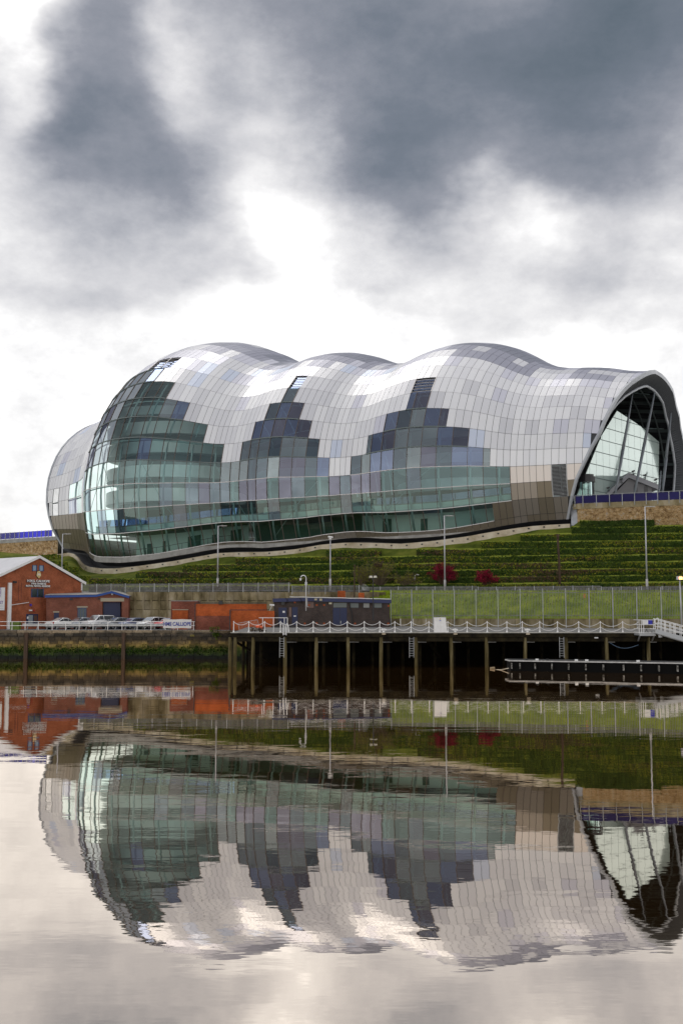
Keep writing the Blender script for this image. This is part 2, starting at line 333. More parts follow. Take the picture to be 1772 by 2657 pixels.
# inner lining under the opaque panels
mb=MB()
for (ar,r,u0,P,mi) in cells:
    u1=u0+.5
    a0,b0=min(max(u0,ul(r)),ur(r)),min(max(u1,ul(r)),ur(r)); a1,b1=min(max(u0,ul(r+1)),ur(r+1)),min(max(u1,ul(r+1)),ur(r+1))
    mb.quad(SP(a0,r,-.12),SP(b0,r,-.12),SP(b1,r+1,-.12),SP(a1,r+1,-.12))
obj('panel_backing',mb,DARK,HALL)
mb=MB()
for r in range(4,31):
    for u0 in np.arange(38,44.6,.5):
        if inr(LOUV,r,u0+.1): continue
        u1=u0+.5; a0,b0=min(max(u0,ul(r)),ur(r)-.1),min(max(u1,ul(r)),ur(r)-.1); a1,b1=min(max(u0,ul(r+1)),ur(r+1)-.1),min(max(u1,ul(r+1)),ur(r+1)-.1)
        for j in range(3):   # corrugation running along the hall
            f0,f1,f2=j/3,(j+.5)/3,(j+1)/3
            A=[SP(a0+(a1-a0)*f,r+f,-.55-(.12 if q else 0)) for f,q in ((f0,0),(f1,1),(f2,0))]; Bq=[SP(b0+(b1-b0)*f,r+f,-.55-(.12 if q else 0)) for f,q in ((f0,0),(f1,1),(f2,0))]
            mb.quad(A[0],Bq[0],Bq[1],A[1]); mb.quad(A[1],Bq[1],Bq[2],A[2])
obj('corrugated_soffit',mb,SOFF,HALL)
# panes
np_=0; more=MB()
for r in sorted(GLZ):
    for (a,b) in GLZ[r]:
        ks=sorted(set([a]+[x for x in range(math.ceil(a),math.floor(b)+1)]+[b]))
        for k0,k1 in zip(ks[:-1],ks[1:]):
            if k1-k0<.05: continue
            P=[SP(k0,r),SP(k1,r),SP(k1,r+1),SP(k0,r+1)]
            rn=random.Random(r*77+int(k0*2)*5); x=rn.random()
            if r<=1: m=GL[1] if x<.65 else GL[0] if k0>3 else GL[4]
            elif r==2: m=GL[0] if x<.6 else GL[1] if x<.8 else GL[4]
            elif r==3: m=GL[1] if k0<10 and x<.7 else GL[0] if (x<.45 or k0>30) else GL[3] if x<.8 else GL[4]
            elif k0<13 and r<=8: m=GL[1] if k0<5 or x<.5 else GL[2] if x<.56 else GL[5] if x<.66 else GL[0]
            elif r<=5: m=GL[5] if x<.4 else GL[3] if x<.62 else GL[2] if x<.85 else GL[4]
            else: m=GL[2] if x<.42 else GL[4] if x<.6 else GL[3] if x<.8 else GL[5]
            if (k0<2.5 and r>=5) or (k0<4 and r>=8): m=GL[6] if x<.6 else GL[3]
            mb=MB(); 
            if slab(mb,P,.03,.03): 
                mb.f=mb.f[1:2]; mb.m=mb.m[1:2]
                obj('glass_pane',mb,m,HALL)
# far side glazing in one sheet per bay pair
for r in range(20,28):
    for k0 in range(-6,-2,4):
        if not farglz(r,k0+.5): continue
        mb=MB(); mb.quad(SP(k0,r),SP(k0+4,r),SP(k0+4,r+1),SP(k0,r+1)); obj('rear_pane',mb,GL[1],HALL)
# mullions and transoms
for k in range(0,38):
    top=max([r+1 for r in GLZ if inr(GLZ,r,k-.01) or inr(GLZ,r,k+.01)]+[1])
    mb=MB(); 
    for r in range(1,top): mb.beam(SP(k,r,.03),SP(k,r+1,.03),.07,.12)
    if top>1: obj('mullion',mb,MULL,HALL)
for r in range(1,11):
    for (a,b) in GLZ.get(min(r,9),[]) if r<10 else GLZ[9]:
        mb=MB(); us=np.arange(a,b+.01,.5)
        for p,q in zip(us[:-1],us[1:]): mb.beam(SP(p,r,.04),SP(q,r,.04),.10 if r<5 else .14,.10 if r<5 else .16)
        obj('transom',mb,TRANS if r<5 else STEELD,HALL)
# louvres
for r in LOUV:
    for (a,b) in LOUV[r]:
        mb=MB(); n=5 if r>=8 else 12
        for i in range(n):
            f=(i+.3)/n; us=np.arange(a,b+.01,.5)
            for p,q in zip(us[:-1],us[1:]): mb.beam(SP(p,r+f,.0),SP(q,r+f,.0),.10,.05)
        for p in np.arange(a,b+.01,1.0 if r<8 else 1.5): mb.beam(SP(p,r),SP(p,r+1),.12,.12)
        obj('louvre',mb,mat_louv if False else (TRANS if r>=8 else GALV),HALL)
        if r>=8:
            mb=MB(); mb.quad(SP(a,r,-.2),SP(b,r,-.2),SP(b,r+1,-.2),SP(a,r+1,-.2)); obj('glass_pane',mb,GL[2],HALL)
# ribs inside
for k in list(range(-4,40,2)):
    mb=MB(); mb.tube([SP(k,r,-.9) for r in np.arange(0.6,29,1)],.16,6); obj('rib',mb,TEALST,HALL,True)
for r in (2,4,6,8,12,16,20,24):
    mb=MB(); mb.tube([SP(u,r,-.9) for u in np.arange(max(ul(r)+.5,-8),ur(r)-.5,1)],.12,5); obj('purlin',mb,TEALST,HALL,True)
# diagonal bracing seen through the left end
for (k,r,k2,r2) in ((0,7,4,3),(0,3,4,7),(4,2,7,5),(6,5,10,1.2),(18,1.2,22,4),(24,4,28,1.2),(28,2,33,5),(12,5,16,1.5)):
    mb=MB(); mb.tube([SP(k,r,-1.1),SP((k+k2)/2,(r+r2)/2,-1.1),SP(k2,r2,-1.1)],.05,4); obj('brace',mb,TEALST,HALL)
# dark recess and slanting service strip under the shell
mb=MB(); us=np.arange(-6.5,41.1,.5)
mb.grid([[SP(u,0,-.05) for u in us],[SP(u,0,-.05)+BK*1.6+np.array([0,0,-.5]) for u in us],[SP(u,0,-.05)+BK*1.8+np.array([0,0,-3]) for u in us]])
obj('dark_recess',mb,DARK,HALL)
# right rim arch
def rimstrip(ufun,rs,o0,du,o1,dw): 
    out=[]
    for r in rs:
        u=ufun(r); out.append([SP(u,r,o0)+NX*du,SP(u,r,o1)+NX*dw])
    return out
rs=np.arange(0,31.01,.5)
for side,fu,sg in (('r',ur,1),('l',ul,-1)):
    mb=MB(); rows=[]
    for r in rs:
        u=fu(r); rows.append([SP(u,r,.10)-NX*.12*sg,SP(u,r,.10)+NX*.22*sg,SP(u,r,-.5)+NX*.22*sg,SP(u,r,-.5)-NX*.1*sg])
    rows=[list(x) for x in zip(*rows)]; rows.append(rows[0]); mb.grid(rows); obj('rim_band',mb,STEEL,HALL)
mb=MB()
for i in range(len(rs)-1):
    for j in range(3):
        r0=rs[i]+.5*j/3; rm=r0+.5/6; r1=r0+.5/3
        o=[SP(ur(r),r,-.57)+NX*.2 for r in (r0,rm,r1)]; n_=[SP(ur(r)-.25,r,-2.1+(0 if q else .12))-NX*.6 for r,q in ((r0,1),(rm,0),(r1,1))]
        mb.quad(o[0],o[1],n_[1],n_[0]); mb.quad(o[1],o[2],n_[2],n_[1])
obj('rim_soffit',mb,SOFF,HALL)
mb=MB(); mb.tube([SP(ur(r)-.25,r,-2.2)-NX*.6 for r in rs],.2,8); obj('inner_arch',mb,STEEL,HALL,True)
# purlin beams under the canopy behind the arch
for r in range(7,29,1):
    mb=MB(); mb.beam(SP(ur(r)-.3,r,-1.3),SP(39.5,r,-1.3),.25,.5); obj('soffit_beam',mb,STEELD,HALL)
for u in (41.6,42.8):
    mb=MB(); mb.tube([SP(u,r,-1.7) for r in np.arange(6,29,1)],.14,6); obj('soffit_rib',mb,STEELD,HALL,True)
# interior floors, walls and drums
def band(us,z0,z1,inset,m,name,thick=.5):
    mb=MB(); 
    def pt(u,z,ins):
        q=cat(u)[:3]; return np.array([q[0],q[1],0])+BK*ins+np.array([0,0,z])
    n=len(us); za=[z0(u) if callable(z0) else z0 for u in us]; zb=[z1(u) if callable(z1) else z1 for u in us]
    mb.grid([[pt(u,b,inset+thick) for u,b in zip(us,zb)],[pt(u,b,inset) for u,b in zip(us,zb)],[pt(u,a,inset) for u,a in zip(us,za)],[pt(u,a,inset+thick) for u,a in zip(us,za)]])
    return obj(name,mb,m,HALL)
us=np.arange(.5,38.1,.5)
zr=lambda r,d=0:(lambda u:SP(u,r)[2]+d)
us2=np.arange(.5,36.1,.5)
band(us2,zr(1,-.9),zr(1,-.05),1.6,CONCG,'floor_slab',22)
band(us,zr(2,.15),zr(2,1.15),2.0,MINT,'ceiling_fascia',.3)
band(us,zr(2,1.15),zr(2,1.3),1.9,CONCG,'concourse_floor',22)
band(us,zr(2,.1),zr(2,.2),2.0,SLAB,'floor_underside',22)
band(np.arange(1,14.1,.5),zr(2,1.3),zr(2,2.35),2.05,glassmat('rail_blue',(.02,.05,.40),(.4,.5,.9),base=.15),'blue_glass_rail',.05)
band(np.arange(14,27.1,.5),zr(2,1.3),zr(2,2.3),2.1,glassmat('rail_green',(.05,.34,.16),(.5,.6,.55),base=.1),'green_glass_rail',.05)
band(np.arange(27,37.1,.5),zr(2,1.3),zr(2,2.3),2.05,glassmat('rail_navy',(.06,.08,.26),(.5,.5,.7),base=.15),'navy_glass_rail',.05)
# lower level back wall: mint at the left, dark green in the middle, mint at the right
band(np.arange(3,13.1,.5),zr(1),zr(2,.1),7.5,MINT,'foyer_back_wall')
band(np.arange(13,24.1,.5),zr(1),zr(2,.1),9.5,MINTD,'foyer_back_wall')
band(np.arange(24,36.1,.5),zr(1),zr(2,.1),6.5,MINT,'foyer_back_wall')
for (a,b,zz) in ((4.3,4.9,2.4),(7.9,8.9,2.8),(9.8,10.3,2.4),(5.8,6.2,2.6),(11.3,12.3,2.6),(26,27,2.3),(29.5,30.2,2.3)):
    band(np.arange(a,b+.01,.25),zr(1,.05),zr(1,zz),7.35 if a<20 else 6.35,mat('door_teal',(.05,.12,.11),.4) if a<5 else MINTD,'doorway',.1)
band(np.arange(2,38.1,.5),zr(2,1.3),zr(3,.9),11.5,mat('dark_foyer_wall',(.03,.035,.035),.7),'foyer_wall')
# lower level handrail by the window
for k in range(2,14):
    mb=MB(); p=cat(k)[:3]; z=SP(k,1)[2]; b=np.array([p[0],p[1],z])+BK*2.4; mb.beam(b,b+np.array([0,0,1.1]),.06); obj('rail_post',mb,STEELD,HALL)
band(np.arange(2,14,.5),zr(1,1.05),zr(1,1.12),2.4,STEELD,'handrail',.05)
mb=MB(); mb.box(-20,-12.3,203,205,19.2,36); obj('sky_gap_blocker',mb,SLAB,HALL)  # added box, blocks the sky that showed between two hall drums
def drum(px,Y,R,bands,m,name,sq=1.0,z0=20,z1=42,rec=2.2):
    cx=WX(px,Y); seg=36; mb=MB()
    def ring(R_,za,zb,mb):
        p=[(cx+R_*math.cos(t)*sq,Y+R_*math.sin(t)) for t in np.linspace(0,2*math.pi,seg+1)]
        mb.grid([[(x,y,za) for x,y in p],[(x,y,zb) for x,y in p]])
    ring(R-rec,z0,z1,mb); obj('hall_core',mb,SLAB,HALL,True)
    for (a,b) in bands:
        mb=MB(); ring(R,a,b,mb); ring(R-.35,a,b,mb)
        p=[(cx+R*math.cos(t)*sq,Y+R*math.sin(t)) for t in np.linspace(0,2*math.pi,seg,endpoint=False)]
        mb.add([(x,y,a) for x,y in p],[tuple(range(seg))]); obj('gallery',mb,m,HALL)
drum(455,201,12.5,[(20.9,21.4),(24.6,26.8),(28.7,30.8),(32.9,34.9),(36.2,38.3),(39.5,41)],GREYW,'left_hall')
drum(800,192,9,[(23.6,24.6),(27.5,29.5),(31,33)],TEALST,'middle_hall',z1=34)
drum(1215,184,11.5,[(21.6,22.2),(24.7,26.6),(29,30.6),(33,34.5)],GREYW,'right_hall',z1=36)
# terrace level floor inside the hall
mb=MB(); us=np.arange(-8,41,1.0)
mb.grid([[np.array([*cat(u)[:2],19.2])+BK*t for u in us] for t in (14,24,34)]); obj('ground_slab',mb,CONCG,HALL)
# end wall of glass inside the right arch
A=np.array([*W(1493,1290,156.2)[:2],0]); Bp=np.array([*W(1709,1290,178.)[:2],0]); wdv=(Bp-A); wl=np.linalg.norm(wdv[:2]); wdv/=wl
def onwall(x,y):
    d=ray(x,y); n=np.array([wdv[1],-wdv[0],0]); s=((A-[0,0,HC])@n)/(d@n); p=np.array([0,0,HC])+s*d; return ((p-A)@wdv,p[2])
poly=[onwall(1490,1300),onwall(1707,1300),onwall(1709,1147),onwall(1660,1105),onwall(1600,1066),onwall(1560,1130)]
def clip(poly,axis,val,keep_gt):
    out=[]
    for i in range(len(poly)):
        a,b=poly[i],poly[(i+1)%len(poly)]; ia=(a[axis]>=val)==keep_gt; ib=(b[axis]>=val)==keep_gt
        if ia: out.append(a)
        if ia!=ib:
            f=(val-a[axis])/(b[axis]-a[axis]); out.append((a[0]+(b[0]-a[0])*f,a[1]+(b[1]-a[1])*f))
    return out
EG=mat('end_glass',(.60,.72,.67),.10,.35,coat=.5)
zmin=min(p[1] for p in poly); zmax=max(p[1] for p in poly); dz=1.95; dt=wl/13.
nrm=np.array([wdv[1],-wdv[0],0])
for i in range(-1,15):
    for j in range(0,16):
        c=clip(clip(clip(clip(poly,0,i*dt+.03,True),0,(i+1)*dt-.03,False),1,zmin+j*dz+.06,True) if True else [],1,zmin+(j+1)*dz-.06,False)
        if len(c)<3: continue
        mb=MB(); mb.prism([A+wdv*t+np.array([0,0,z]) for t,z in c],-nrm*.04); obj('end_pane',mb,EG,HALL)
mb=MB(); mb.prism([A+wdv*t+np.array([0,0,z])-nrm*.08 for t,z in poly],-nrm*.1); obj('end_wall_frame',mb,STEELD,HALL)
for j in range(0,9):
    pass
# props holding the arch
STEELM=mat('steel_mid',(.20,.22,.24),.45,.15)
for (x0,y0,x1,y1,Y0,Y1,ra) in ((1594,1292,1640,1022,156,163,.30),(1643,1292,1702,994,160,169,.32),(1716,1292,1740,1072,168,174,.32),(1706,1292,1714,1222,173,176,.28)):
    mb=MB(); p=W(x0,y0,Y0);q=W(x1,y1,Y1); mb.tube([p,(p+q)/2,q],.26,8); 
    mb=MB(); m1=p+(q-p)*.45; ra*=.78; mb.tube([p,m1],ra*.7,8,ra); mb.tube([m1,q],ra,8,ra*.45); obj('arch_prop',mb,STEELM,HALL,True)
mb=MB(); p=W(1625,1222,171.5);q=W(1622,1075,171.5); mb.tube([p,q],.22,6); obj('arch_prop',mb,STEELD,HALL,True)
# foot buttress at the right end
mb=MB(); f=SP(40.9,0)
mb.hexa([f+NX*a+BK*b+np.array([0,0,-2.2]) for a,b in ((.3,-.2),(1.9,-.4),(1.9,2),(.3,2))],[f+NX*a+BK*b+np.array([0,0,1.6]) for a,b in ((.2,.2),(.9,.1),(.9,2),(.2,2))])
mb.hexa([f+NX*a+BK*b+np.array([0,0,-2.2]) for a,b in ((2.0,.6),(3.4,.6),(3.4,2.4),(2.0,2.4))],[f+NX*a+BK*b+np.array([0,0,2.8]) for a,b in ((1.2,.6),(3.4,.6),(3.4,2.4),(1.2,2.4))])
obj('foot_buttress',mb,STEEL,HALL)
# ------------------------------------------------------------------ pavilion, booth, terraces
P0=164.
PAV=thing('entrance_pavilion','low grey rendered pavilion with sloping roof edge and oval windows under the arch','pavilion',(WX(1660,P0),P0,WZ(1300,P0)))
GREND=mat('grey_render',(.25,.245,.25),.8)
pts=[(1568,1300),(1568,1292),(1630,1226),(1700,1256),(1690,1262),(1690,1300)]
mb=MB(); mb.prism([W(x,y,P0) for x,y in ((1576,1300),(1632,1240),(1690,1264),(1690,1300))],(0,5,0)); obj('wall',mb,GREND,PAV)
mb=MB()
for (a,b) in (((1556,1296),(1630,1226)),((1630,1226),(1707,1257))):
    p,q=W(*a,P0-.6),W(*b,P0-.6); mb.hexa([p+[0,0,-.75],q+[0,0,-.75],q+[0,6,-.75],p+[0,6,-.75]],[p,q,q+[0,6,0],p+[0,6,0]])
obj('roof_edge',mb,mat('grey_fascia',(.33,.33,.35),.7),PAV)
for x,y in ((1648,1270),(1675,1272)):
    c=W(x,y,P0-.04); mb=MB(); n=20
    mb.prism([c+np.array([.28*math.cos(t),0,.85*math.sin(t)]) for t in np.linspace(0,2*math.pi,n,endpoint=False)],(0,.1,0)); o=obj('oval_window',mb,BLACK,PAV)
    mb=MB()
    for i in range(-6,7):
        w=.28*math.sqrt(max(0,1-(i/7)**2)); mb.box(c[0]-w,c[0]+w,c[1]-.03,c[1],c[2]+i*.12-.02,c[2]+i*.12+.02)
    obj('slat_set',mb,GREND,o)
for i,(x,y) in enumerate(((1577,1268),(1611,1246),(1642,1225),(1672,1235),(1700,1247))):
    c=W(x,y,P0-1.0); t=thing('floodlight','small black floodlight, number %s from the left along the pavilion roof edge'%['one','two','three','four','five'][i],'floodlight',c,'floodlights along the pavilion roof edge')
    mb=MB(); mb.beam(c+[-.25,0,.05],c+[.2,-.1,.2],.3,.22); obj('lamp_head',mb,BLACK,t)
    mb=MB(); mb.beam(c+[.05,0,0],c+[.15,.3,-.45],.08); mb.beam(c+[-.2,.1,-.25],c+[.25,.1,-.3],.07); obj('bracket',mb,BLACK,t)
BO=thing('revolving_door_booth','dark round revolving door booth beside the foot of the grey arch','entrance booth',W(1520,1290,157.5))
c=W(1521,1290,157.5)
mb=MB(); mb.tube([c+[0,0,2.1],c+[0,0,2.9]],1.25,20); mb.tube([c+[0,0,2.9],c+[0,0,3.2]],1.05,20); obj('canopy',mb,BLACK,BO)
for a in range(8):
    mb=MB(); q=c+np.array([1.05*math.cos(a*.785),1.05*math.sin(a*.785),0]); mb.beam(q,q+[0,0,2.1],.09); obj('post',mb,BLACK,BO)
mb=MB(); mb.tube([c,c+[0,0,2.1]],1.0,16); obj('curved_glass',mb,GL[1],BO)
# right terrace: plaza, coping, blue glass balustrade, gabions
RG=[(1482,154.8),(1500,153.6),(1560,152.3),(1640,150.6),(1720,149),(1800,147.4),(1950,144.5)]
def RY(x): return float(np.interp(x,[a for a,b in RG],[b for a,b in RG]))
def RP(x,y): return W(x,y,RY(x))
plz=RP(1600,1303)[2]
xs=[1486]+list(range(1500,1960,20))
def rz(x): return np.array([*RP(x,1303)[:2],plz])
mb=MB(); mb.add([rz(x) for x in xs]+[(160,150,plz),(160,260,plz),(30,260,plz),(10,190,plz)],[tuple(range(len(xs)+4))]); struct('plaza_right',mb,CONCG)
RW=thing('gabion_wall','stone filled gabion wall under the blue balustrade at the right end of the hall','gabion wall',rz(1600)-[0,0,3])
mb=MB(); mb.grid([[rz(x)+[0,.6,.03] for x in xs],[rz(x)+[0,0,.03] for x in xs],[rz(x)+[0,0,-.72] for x in xs],[rz(x)+[0,.5,-.72] for x in xs]]); obj('coping',mb,CONC,RW)
GST=mat('gabion_stone',(.45,.31,.15),.9,var=[(.22,.14,.07),(.46,.31,.15),(.66,.48,.26),(.54,.50,.42)],scale=2.2,bump=.5,bscale=9)
def pebbles(mb,P0_,P1_,zt,zb,n,rn,sz=.17):
    P0_=np.array(P0_);P1_=np.array(P1_); d=P1_-P0_; nv=np.array([d[1],-d[0],0]); nv/=np.linalg.norm(nv)
    for _ in range(n):
        f=rn.random(); z=zb+(zt-zb)*rn.random(); c=P0_+d*f; c=np.array([c[0],c[1],z])+nv*rn.uniform(-.05,.09)
        a=sz*rn.uniform(.5,1.2)/2; b=sz*rn.uniform(.35,.75)/2
        u=np.array([rn.gauss(0,1),rn.gauss(0,.4),rn.gauss(0,.4)]); u/=np.linalg.norm(u); w=np.cross(u,[0,0,1]); w/=np.linalg.norm(w)+1e-9; v=np.cross(w,u)
        mb.add([c+u*a,c+v*b,c-u*a,c-v*b,c+w*b,c-w*b],[(0,1,4),(1,2,4),(2,3,4),(3,0,4),(1,0,5),(2,1,5),(3,2,5),(0,3,5)])
bx=list(np.arange(1500,1800,18.3))
rn=random.Random(3)
for a,b in zip(bx[:-1],bx[1:]):
    A_,B_=rz(a),rz(b); mb=MB()
    for zt in (plz-.74,plz-2.0):
        pass
    mb.hexa([A_+[.02,.15,-3.6],B_+[-.02,.15,-3.6],B_+[0,1,-3.6],A_+[0,1,-3.6]],[A_+[.02,.15,-.74],B_+[-.02,.15,-.74],B_+[0,1,-.74],A_+[0,1,-.74]])
    g=obj('gabion_basket',mb,mat_gab if 'mat_gab' in globals() else GST,RW)
    mb=MB(); pebbles(mb,A_+[0,.1,0],B_+[0,.1,0],plz-.76,plz-3.4,150,rn,.32); tag(obj('rubble_fill',mb,GST,g),kind='stuff')
BG=glassmat('balustrade_blue',(.02,.015,.16),(.10,.09,.30),base=.10)
for nm,lab,xr,fn in (('glass_balustrade','dark blue glass balustrade with pale posts in front of the open arch',xs,rz),):
    t=thing(nm,lab,'balustrade',rz(1600)); px=[1490,1511,1546,1580,1613,1645,1675,1705,1734,1762,1790,1820]
    for x in px:
        mb=MB(); mb.beam(rz(x)+[0,-.08,-.45],rz(x)+[0,-.08,1.15],.08,.10); obj('post',mb,GALV,t)
    for a,b in zip(px[:-1],px[1:]):
        mb=MB(); p,q=rz(a),rz(b); mb.hexa([p+[.04,-.02,.06],q+[-.04,-.02,.06],q+[-.04,.0,.06],p+[.04,.0,.06]],[p+[.04,-.02,1.08],q+[-.04,-.02,1.08],q+[-.04,0,1.08],p+[.04,0,1.08]]); obj('glass_panel',mb,BG,t)
    mb=MB(); mb.tube([rz(x)+[0,-.06,1.16] for x in px],.05,6); obj('top_rail',mb,GALV,t)
# left terrace
def LP(x,dz=0): 
    Y=202-(x/130.)*4; p=W(x,1401-x*.062,Y); return p+np.array([0,0,dz])
lx=list(range(-200,150,12))
mb=MB(); mb.add([LP(x) for x in lx]+[(-38,215,LP(130)[2]),(-38,300,LP(130)[2]),(-160,300,LP(130)[2])],[tuple(range(len(lx)+3))]); struct('plaza_left',mb,CONCG)
LW=thing('gabion_wall','stone filled gabion wall under the blue balustrade at the left end of the hall','gabion wall',LP(60,-3))
mb=MB(); mb.grid([[LP(x)+[0,.6,.03] for x in lx],[LP(x,.03) for x in lx],[LP(x,-.65) for x in lx],[LP(x,-.65)+[0,.5,0] for x in lx]]); obj('coping',mb,CONCG,LW)
for a,b in zip(lx[:-1],lx[1:]):
    if a<-30: continue
    A_,B_=LP(a),LP(b); mb=MB(); mb.hexa([A_+[.02,.15,-5],B_+[-.02,.15,-5],B_+[0,1,-5],A_+[0,1,-5]],[A_+[.02,.15,-.66],B_+[-.02,.15,-.66],B_+[0,1,-.66],A_+[0,1,-.66]])
    g=obj('gabion_basket',mb,GST,LW); mb=MB(); pebbles(mb,A_+[0,.1,0],B_+[0,.1,0],A_[2]-.7,A_[2]-4.2,70,rn,.38); tag(obj('rubble_fill',mb,GST,g),kind='stuff')
BG2=glassmat('balustrade_bright_blue',(.06,.06,.75),(.22,.22,.75),base=.15)
t=thing('glass_balustrade','bright blue glass balustrade on the terrace at the far left behind the brick hall','balustrade',LP(60))
px=[-40,-25,-11,3,15,27,39,51,63,75,86,97,108,118,127,136]
for x in px:
    mb=MB(); mb.beam(LP(x,-.3),LP(x,1.25),.10,.12); obj('post',mb,GALV,t)
for a,b in zip(px[:-1],px[1:]):
    mb=MB(); p,q=LP(a),LP(b); mb.hexa([p+[.05,-.02,.08],q+[-.05,-.02,.08],q+[-.05,0,.08],p+[.05,0,.08]],[p+[.05,-.02,1.2],q+[-.05,-.02,1.2],q+[-.05,0,1.2],p+[.05,0,1.2]]); obj('glass_panel',mb,BG2,t)
# kerb wall under the shell
KB=[(150,1438,1446),(178,1434,1441),(192,1437,1446),(203,1447,1457),(210,1458,1471),(218,1465,1478),(232,1471,1484),(263,1475,1488),(300,1475,1487),(357,1469,1480),(450,1456,1467),(510,1445,1455),(566,1435,1445),(614,1433,1443),(690,1432,1442),(760,1426,1437),(835,1413,1424),(895,1408,1420),(955,1408,1421),(1040,1411,1423),(1120,1404,1418),(1210,1392,1408),(1270,1381,1397),(1340,1370,1384),(1380,1365,1376),(1420,1362,1373),(1478,1359,1366)]
r0p=[]
for u in np.arange(-6.5,41.5,.5):
    p=SP(u,0); x,y,z=p[0],p[1],p[2]-HC; r0p.append((CX+F*x/(y*math.cos(TH)+z*math.sin(TH)),p[1]))
r0p.sort()
def KY(x): return float(np.interp(x,[a for a,b in r0p],[b for a,b in r0p]))-2.6+(3.0 if x<200 else max(0,3.0-(x-200)/20) )*0.3
kx=list(np.interp(np.linspace(0,len(KB)-1,120),range(len(KB)),[k[0] for k in KB]))
def kt(x): return float(np.interp(x,[k[0] for k in KB],[k[1] for k in KB]))
def kb(x): return float(np.interp(x,[k[0] for k in KB],[k[2] for k in KB]))
mb=MB(); rows=[[],[],[],[]]
for x in kx:
    Y=KY(x); p=W(x,kt(x),Y); q=W(x,kb(x)+3,Y)
    rows[0].append(p+[.1,.5,-.02]); rows[1].append(p); rows[2].append(q); rows[3].append(q+[0,.4,0])
mb.grid(rows); KERB=tag(obj('kerb_wall',mb,CREAM),'long pale concrete kerb wall curving beneath the glass shell','kerb wall')
mb=MB(); rows=[[],[]]
for x in kx:
    Y=KY(x); p=W(x,kt(x),Y); rows[0].append(p+[.1,.5,-.15]); rows[1].append(p+BK*5.5+[0,0,-.1])
mb.grid(rows); struct('service_path',mb,ASPH)
for i,x in enumerate(np.linspace(225,1450,34)):
    pass
mb=MB()
for x in np.linspace(225,1450,32):
    p=W(x,(kt(x)+kb(x))/2-1,KY(x)-.05); mb.box(p[0]-.12,p[0]+.12,p[1]-.06,p[1]+.1,p[2]-.1,p[2]+.08)
obj('drain_outlet',mb,BLACK,KERB)
# ------------------------------------------------------------------ ground, water, terraces
def I(tab,x): return float(np.interp(x,[a for a,b in tab],[b for a,b in tab]))
D0T=[(-400,172),(0,161),(160,157.5),(567,153),(857,148.5),(1152,145),(1677,135),(2100,127)]
def D0(x): return I(D0T,x)
def ytop(x): return kb(x)+1 if 150<=x<=1478 else (I([(1478,1368),(1500,1354),(1650,1353),(1720,1347),(1772,1341),(2100,1330)],x) if x>1478 else I([(-400,1420),(0,1432),(100,1440),(150,1449)],x))
def Dtop(x): return KY(x) if 150<=x<=1478 else (I([(1478,KY(1478)),(1500,RY(1500)-.1),(2100,RY(1900)-.1)],x) if x>1500 else (I([(1478,KY(1478)),(1500,RY(1500)-.1)],x) if x>1478 else I([(-400,208),(0,200),(150,KY(150))],x)))
YB=1532
def Tp(x,y):
    yt=ytop(x); f=(YB-y)/(YB-yt); return W(x,y,D0(x)+(Dtop(x)-D0(x))*f)
GRASS=mat('grass',(.10,.14,.03),.95,var=[(.05,.075,.01),(.12,.15,.02),(.20,.21,.035)],scale=.35,bump=.8,bscale=7)
LIP=mat('grass_lip',(.2,.24,.05),.9,var=[(.16,.20,.02),(.34,.38,.06)],scale=1.5)
HEDGE=mat('hedge_body',(.03,.05,.015),.9,var=[(.014,.03,.008),(.04,.065,.015),(.08,.10,.025)],scale=.9,bump=1,bscale=6)
LEAF=[mat('leaf_dark',(.044,.078,.012),.8),mat('leaf_mid',(.11,.155,.016),.8),mat('leaf_olive',(.25,.25,.025),.8),mat('leaf_brown',(.085,.05,.018),.7)]
mb=MB(); xs_=list(range(-400,150,25))+list(range(150,1500,10))+list(range(1500,2101,25)); rows=[]
for i in range(25):
    rows.append([Tp(x,YB+(ytop(x)-YB)*i/24.)+[0,0,.12*noise.noise(Vector((x*.03,i*.9,0)))] for x in xs_])
mb.grid(rows); BANK=struct('hill_bank',mb,GRASS,True)
# path along the foot of the bank and the strip down to the river
mb=MB(); mb.grid([[W(x,YB,D0(x)) for x in xs_],[np.array([WX(x,D0(x)-2.2),D0(x)-2.2,W(x,YB,D0(x))[2]-.05]) for x in xs_]]); struct('foot_path',mb,ASPH)
FYT=[(900,139.5),(1012,137),(1772,125),(2100,120)]
def FY(x): return I(FYT,x)
mb=MB(); xr=list(range(960,2101,15)); rows=[]
for i in range(11):
    f=i/10; rows.append([np.array([WX(x,FY(x)+.35+(D0(x)-2.2-FY(x)-.35)*f),FY(x)+.35+(D0(x)-2.2-FY(x)-.35)*f,4.75+(W(x,YB,D0(x))[2]-.05-4.75)*(f**.9)+.05*noise.noise(Vector((x*.05,i,2)))]) for x in xr])
mb.grid(rows); struct('grass_slope',mb,mat('lawn',(.16,.22,.04),.95,var=[(.09,.14,.004),(.19,.26,.008),(.31,.36,.02)],scale=.5,bump=.7,bscale=9),True)
